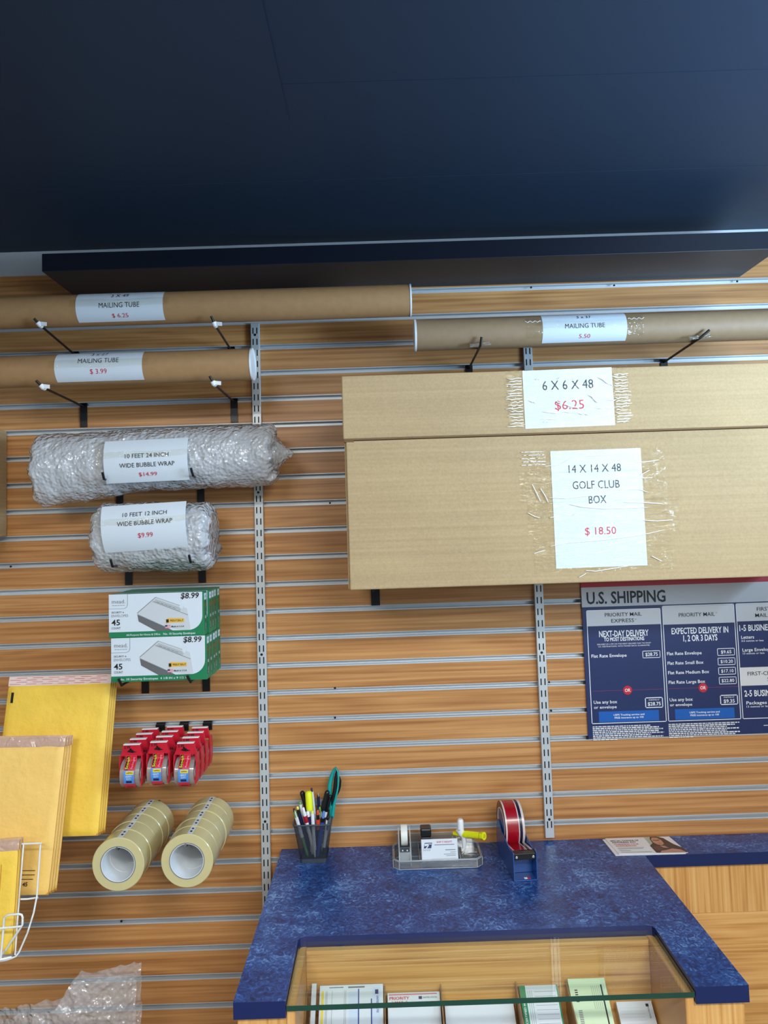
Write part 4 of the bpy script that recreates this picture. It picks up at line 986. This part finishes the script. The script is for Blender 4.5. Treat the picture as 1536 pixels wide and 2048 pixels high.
pen('dark pen with pale yellow top at the left of the mesh cup', 594.5, 1613, -.075, -.01, -.008, .0042, [(.06, (230, 226, 120), .8), (.14, BK, 1), (.9, NV, 1), (1, NV, .6)])
pen('white pen with green clicker near the left rim of the mesh cup', 600, 1603, -.06, -.02, .012, .0040, [(.06, GN, .7), (.4, WH, 1), (.8, WH, 1), (1, GN, .7)])
pen('white pen with dark red grip at the front of the mesh cup', 606, 1615, -.088, .004, -.024, .0044, [(.1, WH, .8), (.17, WH, 1), (.30, RD, 1.45), (1, WH, 1.1)])
pen('dark navy pen left of the white marker in the mesh cup', 615.5, 1622, -.085, .006, -.018, .0050, [(.12, WH, .9), (.9, NV, 1.1), (1, NV, .5)])
pen('long white marker right at the front mesh of the cup', 624.5, 1621, -.09, .004, -.030, .0045, [(.06, (220, 236, 90), .8), (.85, WH, 1.05), (1, WH, .5)])
pen('pen with orange grip at the front of the mesh cup', 635.5, 1620, -.088, .014, -.02, .0045, [(.1, OR_, .8), (.2, BK, 1), (.42, OR_, 1.25), (1, BK, 1)])
pen('green and white pen right of the orange gripped pen', 639.5, 1614, -.075, .02, .004, .0045, [(.12, GN, .6), (.5, WH, 1.1), (.8, GN, 1), (1, WH, .6)], (GN, 1))
pen('bright blue pen at the right front of the mesh cup', 648, 1622, -.088, .010, -.026, .0048, [(.15, (90, 130, 200), .8), (.24, BK, 1.2), (.75, BL_, 1.15), (1, BL_, .8)])
pen('dark blue pen behind the bright blue one in the mesh cup', 646.5, 1602, -.06, .004, .022, .0045, [(.1, NV, .9), (.22, WH, 1), (.8, NV, 1), (1, NV, .6)])
pen('white pen with black clip at the right rim of the mesh cup', 656, 1632, -.08, .024, -.016, .0044, [(.1, BK, .8), (.5, WH, 1), (.8, WH, 1), (1, BK, .7)], (BK, 1))
# scissors
t = thing('scissors', 'teal handled scissors with black finger grips standing in the mesh cup', 'scissors', (cx + .02, cy + .012, CT + .013))
Zp = lambda x, y, Y=-.045: at(560 + x / 9.306, 1520 + y / 9.306, Y)
def loft(path, mat, rx, ry, name, lbl=None):
    """flat-oval tube along a path"""
    a = MB(); pts = path; n = 14; vs = []; k = len(pts)
    for i, p in enumerate(pts):
        tdir = (pts[min(i + 1, k - 1)] - pts[max(i - 1, 0)]).normalized(); side = tdir.cross(Vector((0, 1, 0))).normalized(); dep = side.cross(tdir)
        for j in range(n):
            th = 2 * math.pi * j / n; vs.append(p + side * math.cos(th) * rx[i] + dep * math.sin(th) * ry)
    fs = [(i * n + j, i * n + (j + 1) % n, (i + 1) * n + (j + 1) % n, (i + 1) * n + j) for i in range(k - 1) for j in range(n)] + [tuple(reversed(range(n))), tuple(range((k - 1) * n, k * n))]
    a.add(vs, fs, mat); o = a.build(name, t, smooth=50)
    if lbl: o['label'] = lbl
TE = P_(TEAL)
loft([Zp(1035, 135), Zp(1000, 200), Zp(955, 330), Zp(925, 480), Zp(925, 620), Zp(950, 760), Zp(960, 900), Zp(955, 1060)], TE, [.002, .0045, .006, .006, .006, .006, .006, .005], .006, 'handle', 'teal plastic handle loop')
loft([Zp(1040, 140, -.05), Zp(1075, 210, -.05), Zp(1085, 330, -.05), Zp(1080, 480, -.05), Zp(1050, 640, -.05), Zp(1010, 800, -.05), Zp(985, 960, -.05), Zp(975, 1070, -.05)], TE, [.002, .003, .003, .0028, .003, .004, .005, .005], .006, 'handle', 'teal plastic handle side')
loft([Zp(1050, 200, -.052), Zp(1040, 330, -.052), Zp(1030, 480, -.052), Zp(1005, 620, -.052), Zp(975, 760, -.052), Zp(960, 840, -.052)], P_(BK), [.002, .0052, .0055, .005, .0035, .001], .005, 'finger_grip', 'black soft grip')
loft([Zp(1110, 310, -.035), Zp(1125, 380, -.035), Zp(1118, 480, -.035), Zp(1095, 580, -.035), Zp(1068, 650, -.035)], P_(BK), [.0012, .0026, .003, .0026, .001], .005, 'finger_grip', 'black soft grip')
a = MB(); a.tube([Zp(960, 1050), Vector((cx + .022, cy + .015, CT + .014))], [.005, .002], P_((170, 176, 182)), 8); a.build('blade', t, smooth=50)

# ------------------------------------------------------------------ acrylic organizer and what it holds
o0 = atz(878, 1742, CT)
ox0, ox1 = atz(787, 1742, CT).x, atz(968, 1740, CT).x; oy0 = -.150; oy1 = -.035
t = thing('desk_organizer', 'clear acrylic desk organizer tray on the blue counter', 'desk organizer', ((ox0 + ox1) / 2, (oy0 + oy1) / 2, CT))
def oct(x0, x1, y0, y1, c): return [(x0 + c, y0), (x1 - c, y0), (x1, y0 + c), (x1, y1 - c), (x1 - c, y1), (x0 + c, y1), (x0, y1 - c), (x0, y0 + c)]
a = MB(); a.prism(oct(ox0, ox1, oy0, oy1, .015), FT, .0005, .0045, ACR); a.build('base', t, bevel=.001)
a = MB()
ring = oct(ox0, ox1, oy0, oy1, .015); ri = oct(ox0 + .004, ox1 - .004, oy0 + .004, oy1 - .004, .013)
k = 8; vs = [FT(u, v, .0045) for u, v in ring] + [FT(u, v, .021) for u, v in ring] + [FT(u, v, .021) for u, v in ri] + [FT(u, v, .0045) for u, v in ri]
a.add(vs, [(i + m * k, (i + 1) % k + m * k, (i + 1) % k + (m + 1) * k, i + (m + 1) * k) for m in range(3) for i in range(k)], ACR); a.build('side_wall', t)
a = MB()
for zz in (.0015, .0213): a.tube([FT(u, v, zz) for u, v in ring], .0011, ACRE, 6, closed=True)
for u, v in ring: a.tube([FT(u, v, .001), FT(u, v, .021)], .0009, ACRE, 6)
a.tube([FT(u, v, .0213) for u, v in ri], .0008, ACRE, 6, closed=True)
a.build('polished_edges', t, smooth=60)
a = MB()
xa = at(838, 1700, -.1).x; xb = at(918, 1700, -.1).x
for x in (xa, xb): a.box(x - .0012, x + .0012, oy0 + .006, oy1 - .004, CT + .0046, CT + .0195, ACR); a.tube([(x, oy0 + .006, CT + .020), (x, oy1 - .004, CT + .020)], .0009, ACRE, 6)
a.box(ox0 + .01, ox1 - .01, oy1 - .006, oy1 - .0042, CT + .0046, CT + .046, ACR)
a.tube([(ox0 + .01, oy1 - .005, CT + .0465), (ox1 - .01, oy1 - .005, CT + .0465)], .0010, ACRE, 6)
a.build('partitions', t)
# clear tape dispenser
p = at(809, 1700, -.12); X = p.x + .001; zb_ = CT + .0048
t = thing('tape_dispenser', 'small clear desk tape dispenser with white roll, left in the acrylic organizer', 'tape dispenser', (X, -.1, zb_))
a = MB(); Fs = Fr((X, 0, zb_), (0, 1, 0), (0, 0, 1))
side = [(-.138, 0), (-.05, 0), (-.05, .05), (-.062, .072), (-.080, .074), (-.1, .055), (-.128, .040), (-.138, .012)]
for dx in (-.0165, .0135): a.prism(side, Fs, dx, dx + .003, ACR, ACRE)
a.box(X - .0165, X + .0165, -.13, -.127, zb_ + .003, zb_ + .042, M('frosted_clear_plastic', (176, 182, 184), .2, alpha=.75)); a.build('body', t)
a = MB(); a.lathe((X - .0085, -.074, zb_ + .052), (1, 0, 0), [(.014, 0), (.0265, 0), (.0265, .017), (.014, .017)], M('white_tape', (226, 230, 224), .4), 40, closed=True); a.build('tape_roll', t, smooth=40)
a = MB(); a.box(X - .0125, X + .0125, -.133, -.1295, zb_ + .033, zb_ + .044, M('grey_cutter', (84, 92, 98), .35, .6))
for dx in (-.006, .006): a.lathe((X + dx, -.1336, zb_ + .037), (0, 1, 0), [(.0001, 0), (.0018, 0), (.0018, .001)], WPLAST, 10)
a.build('cutter_plate', t)
# black self-inking stamp
p = at(851, 1660, -.07)
t = thing('ink_stamp', 'black self-inking stamp standing behind the business cards', 'stamp', (p.x, -.075, zb_))
ST = M('stamp_black', (30, 32, 36), .3)
a = MB(); a.box(p.x - .0125, p.x + .0125, -.090, -.060, zb_, zb_ + .050, ST); a.build('body', t, bevel=.002)
a = MB(); a.box(p.x - .0145, p.x + .0145, -.092, -.058, zb_ + .0505, zb_ + .073, ST); a.build('handle_cap', t, bevel=.004)
# business cards
c0 = at(844, 1716, -.142); c1 = at(917, 1716, -.142); tl = at(880, 1671, -.13)
UVc = Vector((0, .30, 1)).normalized(); hc = .0545; wc_ = .092
F = Fr((c0.x, -.140, CT + .0062 + .006), (1, 0, 0), UVc)
t = thing('business_card_stack', 'stack of white postal business cards leaning in the acrylic organizer', 'business cards', ((c0.x + c1.x) / 2, -.135, CT + .006))
wc_ = c1.x - c0.x
CSK = MB().fbox(F, 0, wc_, 0, hc, -.006, 0, WHITE).build('card_stack', t, bevel=.0004)
b = MB(); kx = wc_ / .0889; 
def q_(pts, mat, n0=0, n1=.0003): b.prism([(u * kx, v) for u, v in pts], F, n0, n1, mat)
q_([(.0055, .0335), (.0240, .0335), (.0265, .0465), (.0085, .0465)], NAVY)
q_([(.0085, .0445), (.0245, .0445), (.0255, .0425), (.0170, .0425), (.0105, .0335), (.0135, .0335), (.019, .040), (.0078, .0385)], WHITE, .0003, .0005)
b.text('UNITED STATES', F, .0135, .0305, .0016, GREYINK, w=.019, n=.0006); b.text('POSTAL SERVICE', F, .0135, .0282, .0016, GREYINK, w=.019, n=.0006)
b.text('SHIP IT RIGHT!', F, .0565 * kx, .0475, .0040, RED, w=.040, bold=.01, n=.0006); b.box(.032 * kx, .081 * kx, .0400, .0418, 0, .0003, GREYINK, F)
b.box(.058 * kx, .083 * kx, .0278, .0296, 0, .0003, GREYINK, F)
for v, l_ in ((.0225, .014), (.018, .030), (.0145, .024)): b.box((.084 - l_) * kx, .083 * kx, v, v + .0012, 0, .0003, GREYINK, F)
b.box(.024 * kx, .084 * kx, .0085, .0089, 0, .0003, GREYINK, F)
b.build('card_print', CSK)
a = MB(); a.fbox(F, -.002, wc_ + .002, -.004, .030, -.009, -.0072, ACR); a.box(c0.x - .002, c1.x + .002, -.1425, -.1412, CT + .0046, CT + .0205, ACR); a.build('card_holder', t)
# white correction pen / glue
p = at(921, 1655, -.10)
t = thing('correction_pen', 'white correction pen standing right of the business cards', 'correction pen', (p.x, -.1, zb_))
pt = lambda x, y, Y=-.115: at(770 + x / 6.982, 1610 + y / 6.982, Y)
a = MB(); a.tube([pt(1050, 195), pt(1052, 215), pt(1055, 330)], [.0055, .0082, .0086], WPLAST, 16); a.build('cap', t, smooth=50)
a = MB(); a.tube([pt(1040, 335), pt(1060, 380), pt(1100, 440), pt(1105, 560), pt(1105, 600)], [.0105, .0098, .0072, .0066, .005], WPLAST, 16); a.build('body', t, smooth=50)
# yellow highlighter lying towards the viewer
t = thing('highlighter', 'yellow highlighter lying across the right end of the acrylic organizer', 'highlighter', pt(1260, 480))
HY = P_((222, 226, 20))
a = MB(); a.tube([pt(960, 395, -.10), pt(1150, 410, -.125), pt(1155, 412, -.125), pt(1330, 428, -.15)], [.005, .0088, .0090, .0084], HY, 18); a.build('barrel', t, smooth=50)
a = MB(); a.tube([pt(1325, 428, -.15), pt(1340, 429, -.151), pt(1385, 433, -.158)], [.0080, .0098, .0096], HY, 20); a.tube([pt(1382, 433, -.158), pt(1392, 434, -.1595)], [.0045, .0042], P_((190, 196, 10)), 16); a.build('cap', t, smooth=50)
# paper clips
rc = random.Random(11); CL = M('silver_clip', (190, 196, 200), .25, .9)
xm0, xm1 = xb + .005, ox1 - .016
def clipmesh():
    a = MB(); pts = [(-.012, .003), (.009, .003), (.012, .0), (.009, -.003), (-.013, -.003), (-.0155, -.0005), (-.013, .0018), (.006, .0018), (.008, 0), (.006, -.0015), (-.008, -.0015)]
    a.tube([Vector((u, v, 0)) for u, v in pts], .0006, CL, 5); return a
c0_ = None
for k in range(10):
    x = xm0 + (xm1 - xm0) * ((k * .37) % 1); y = oy0 + .014 + .05 * ((k * .61) % 1); z = CT + .0065 + .002 * (k % 5)
    if c0_ is None: c0_ = clipmesh().build('paper_clip'); tagt(c0_, 'silver paper clip in the right compartment of the acrylic organizer', 'paper clip', 'paper clips in the acrylic organizer'); o = c0_
    else: o = c0_.copy(); COL.objects.link(o)
    o.location = (x, y, z); o.rotation_euler = (rc.uniform(-.2, .2), rc.uniform(-.2, .2), rc.uniform(0, 3.1))

# ------------------------------------------------------------------ blue tape gun dispenser
DB = M('blue_enamel', (16, 72, 142), .25, spec=.7)
fl = atz(1028, 1764, CT); frr = atz(1077, 1763, CT); hub = at(1024, 1660, -.085)
X = (fl.x + frr.x) / 2; hw = (frr.x - fl.x) / 2; fy = fl.y
t = thing('bench_tape_dispenser', 'blue metal bench tape dispenser with a roll of red tape', 'tape dispenser', (X, fy, CT))
a = MB(); Fs = Fr((X, fy, CT + .0008), (0, 1, 0), (0, 0, 1)); DL = .185
side = [(0, 0), (DL - .02, 0), (DL, .02), (DL, .052), (DL - .012, .082), (DL - .028, .090), (DL - .045, .086), (DL - .06, .072), (.035, .062), (.022, .068), (.0, .068)]
for dx in (-hw, hw - .0025): a.prism(side, Fs, dx, dx + .0025, DB)
a.build('side_plates', t, bevel=.0008)
a = MB(); a.fbox(Fs, 0, DL - .01, .0, .0025, -hw + .0025, hw - .0025, DB); a.fbox(Fs, .0405, .043, .003, .05, -hw + .0025, hw - .0025, DB); a.build('base_plate', t, bevel=.0005)
rc_ = Vector((X, fy + DL - .042, CT + .085))
a = MB(); RR = .056; w3 = hw - .005
REDT = M('red_printed_tape', (152, 10, 30), .22, spec=.7); EDG = M('tape_edge', (206, 196, 196), .25); NVT = M('dark_stripe', (28, 26, 48), .25)
xs = [-w3, -w3 + .004, w3 - .016, w3 - .0135, w3 - .006, w3]; ms = [EDG, REDT, EDG, NVT, EDG]
for x0, x1, m_ in zip(xs, xs[1:], ms): a.lathe(rc_ + Vector((x0, 0, 0)), (1, 0, 0), [(RR, 0), (RR, x1 - x0)], m_, 64)
a.lathe(rc_ - Vector((w3, 0, 0)), (1, 0, 0), [(.0385, 0), (RR, 0)], M('tape_side_brown', (110, 58, 50), .3), 64); a.lathe(rc_ + Vector((w3, 0, 0)), (1, 0, 0), [(RR, 0), (.0385, 0)], EDG, 64)
a.lathe(rc_ - Vector((w3 + .0006, 0, 0)), (1, 0, 0), [(.0365, 0), (.040, 0), (.040, 2 * w3 + .0012), (.0365, 2 * w3 + .0012)], WPLAST, 48, closed=True)
# strip of tape running from the roll to the cutter
p0 = rc_ + Vector((0, -RR * .80, -RR * .6)); p1 = Vector((X, fy + .022, CT + .0665))
for x0, x1, m_ in zip(xs, xs[1:], ms): a.poly([p0 + Vector((x0, 0, 0)), p1 + Vector((x0, 0, 0)), p1 + Vector((x1, 0, 0)), p0 + Vector((x1, 0, 0))], m_)
a.build('tape_roll', t, smooth=40, label='roll of red printed tape')
a = MB(); a.lathe(rc_ - Vector((w3 - .001, 0, 0)), (1, 0, 0), [(.004, -.003), (.0362, 0), (.0362, 2 * w3 - .002), (.004, 2 * w3 + .001)], DB, 40); a.build('hub', t, smooth=40)
a = MB(); a.fbox(Fs, .002, .020, .050, .0655, -hw + .003, hw - .003, BLACK)
for sg in (-1, 1): a.lathe(Vector((X + sg * (hw - .009), fy + .0005, CT + .058)), (0, 1, 0), [(.0001, 0), (.0035, .0), (.0035, .003)], M('chrome', (220, 224, 228), .12, 1) if 'chrome' not in bpy.data.materials else bpy.data.materials['chrome'], 14)
a.build('cutter', t, bevel=.001)
a = MB(); a.fbox(Fs, .006, .014, .0026, .0032, -.002, .006, WPLAST); a.fbox(Fs, .006, .014, .0026, .0033, .007, .014, RED); a.build('sticker', t, label='small red and white sticker')

t.rotation_euler.z = math.radians(4)

# ------------------------------------------------------------------ brochures
BRN = M('photo_brown_hair', (60, 42, 34), .3); SKN = M('photo_skin', (190, 140, 118), .3); SHD = M('photo_top', (96, 52, 48), .3); GRN_ = M('photo_green', (168, 186, 168), .3)
GL = M('glossy_card_white', (228, 230, 232), .18)
def flyer(corners, z, label, pic):
    A, B, C_, D = [Vector(c) for c in corners]     # front left, front right, back right, back left
    t = thing('flyer', label, 'flyer', ((A.x + C_.x) / 2, (A.y + C_.y) / 2, z), 'glossy flyers on the counter')
    def F(u, v, n=0):
        p = (A.lerp(B, u)).lerp(D.lerp(C_, u), v); return Vector((p.x, p.y, z + n))
    a = MB(); a.box(0, 1, 0, 1, 0, .0016, GL, F); CDO = a.build('card', t)
    if pic:
        b = MB(); f = lambda pts, m, n: b.poly([F(u, v, n) for u, v in pts], m)
        f([(.56, 0), (1, 0), (1, .25), (.92, .6), (.84, 1), (.60, 1), (.585, .7), (.575, .3)], GRN_, .0019)
        f([(.55, .02), (.62, 0), (1, 0), (1, .3), (.93, .5), (.88, .9), (.80, 1), (.70, 1), (.66, .85), (.64, .6), (.56, .45)], BRN, .0021)
        f([(.66, .62), (.69, .50), (.75, .46), (.80, .55), (.815, .75), (.79, .92), (.72, .95), (.67, .82)], SKN, .0023)
        f([(.69, .80), (.74, .77), (.79, .80), (.79, .76), (.74, .73), (.69, .76)], BRN, .0024)
        f([(.72, .60), (.765, .58), (.765, .56), (.72, .575)], RED, .0024)
        f([(.70, .44), (.77, .40), (.80, .28), (.73, .30)], SKN, .0022)
        f([(.60, .0), (.98, .0), (.94, .16), (.84, .24), (.74, .16), (.65, .12)], SKN, .0024); f([(.57, .35), (.68, .42), (.72, .2), (.60, .12)], SHD, .0023)
        G = lambda u, v, n=0: F(u / .19, v / .13, n)
        b.text('SPECIAL CHANGE OF', G, .008, .104, .010, INK, w=.082, al='l', bold=.015, n=.0022); b.text('ADDRESS KIT', G, .008, .090, .009, INK, w=.07, al='l', bold=.015, n=.0022)
        b.text('CHANGING YOUR', G, .010, .074, .009, RED, w=.07, al='l', bold=.01, n=.0022); b.text('ADDRESS MADE EASY', G, .010, .061, .008, RED, w=.06, al='l', bold=.01, n=.0022)
        for v, l_ in ((.045, .075), (.036, .07), (.022, .03), (.010, .085)): b.box(.010, .010 + l_, v, v + .002, .0019, .0021, GREYINK, G)
        b.build('front_print', CDO)
    return t
zz = CT + .0006
def cor(l, z): return [atz(x, y, z) for x, y in l]
def clampy(l): return [Vector((p.x, min(p.y, -.004), p.z)) for p in l]
flyer(clampy(cor([(1231, 1712), (1372, 1708), (1333, 1676), (1205, 1680)], zz)), zz, 'lower glossy flyer mostly hidden under the photo flyer on the blue counter', False)
flyer(clampy(cor([(1238, 1709), (1376, 1706), (1338, 1674), (1210, 1678)], zz + .002)), zz + .002, 'top flyer with photo of a long haired person, at the back right of the counter', True)

# ------------------------------------------------------------------ light
def area(name, loc, rot, sx, sy, power, col):
    l = bpy.data.lights.new(name, 'AREA'); l.shape = 'RECTANGLE'; l.size = sx; l.size_y = sy; l.energy = power; l.color = col
    o = bpy.data.objects.new(name, l); COL.objects.link(o); o.location = loc; o.rotation_euler = rot; return o
for x, y, e in [(-1.0, -3.1, 62), (1.1, -3.1, 85), (-1.0, -4.9, 70), (1.1, -4.9, 90)]:
    area('ceiling_troffer_light', (x, y, 3.03), (0, 0, 0), 1.2, .35, e, (1, .985, .95))
area('soffit_fill_light', (1.6, -1.35, 2.0), (0, math.radians(138), math.radians(-4)), .7, .7, 84, (.50, .74, 1))  # added blue fill tilted up to brighten the soffit, no window modelled
wd = bpy.data.worlds.new('daylight_room'); SC.world = wd; wd.use_nodes = True
wd.node_tree.nodes['Background'].inputs[0].default_value = (.80, .90, 1, 1); wd.node_tree.nodes['Background'].inputs[1].default_value = .16
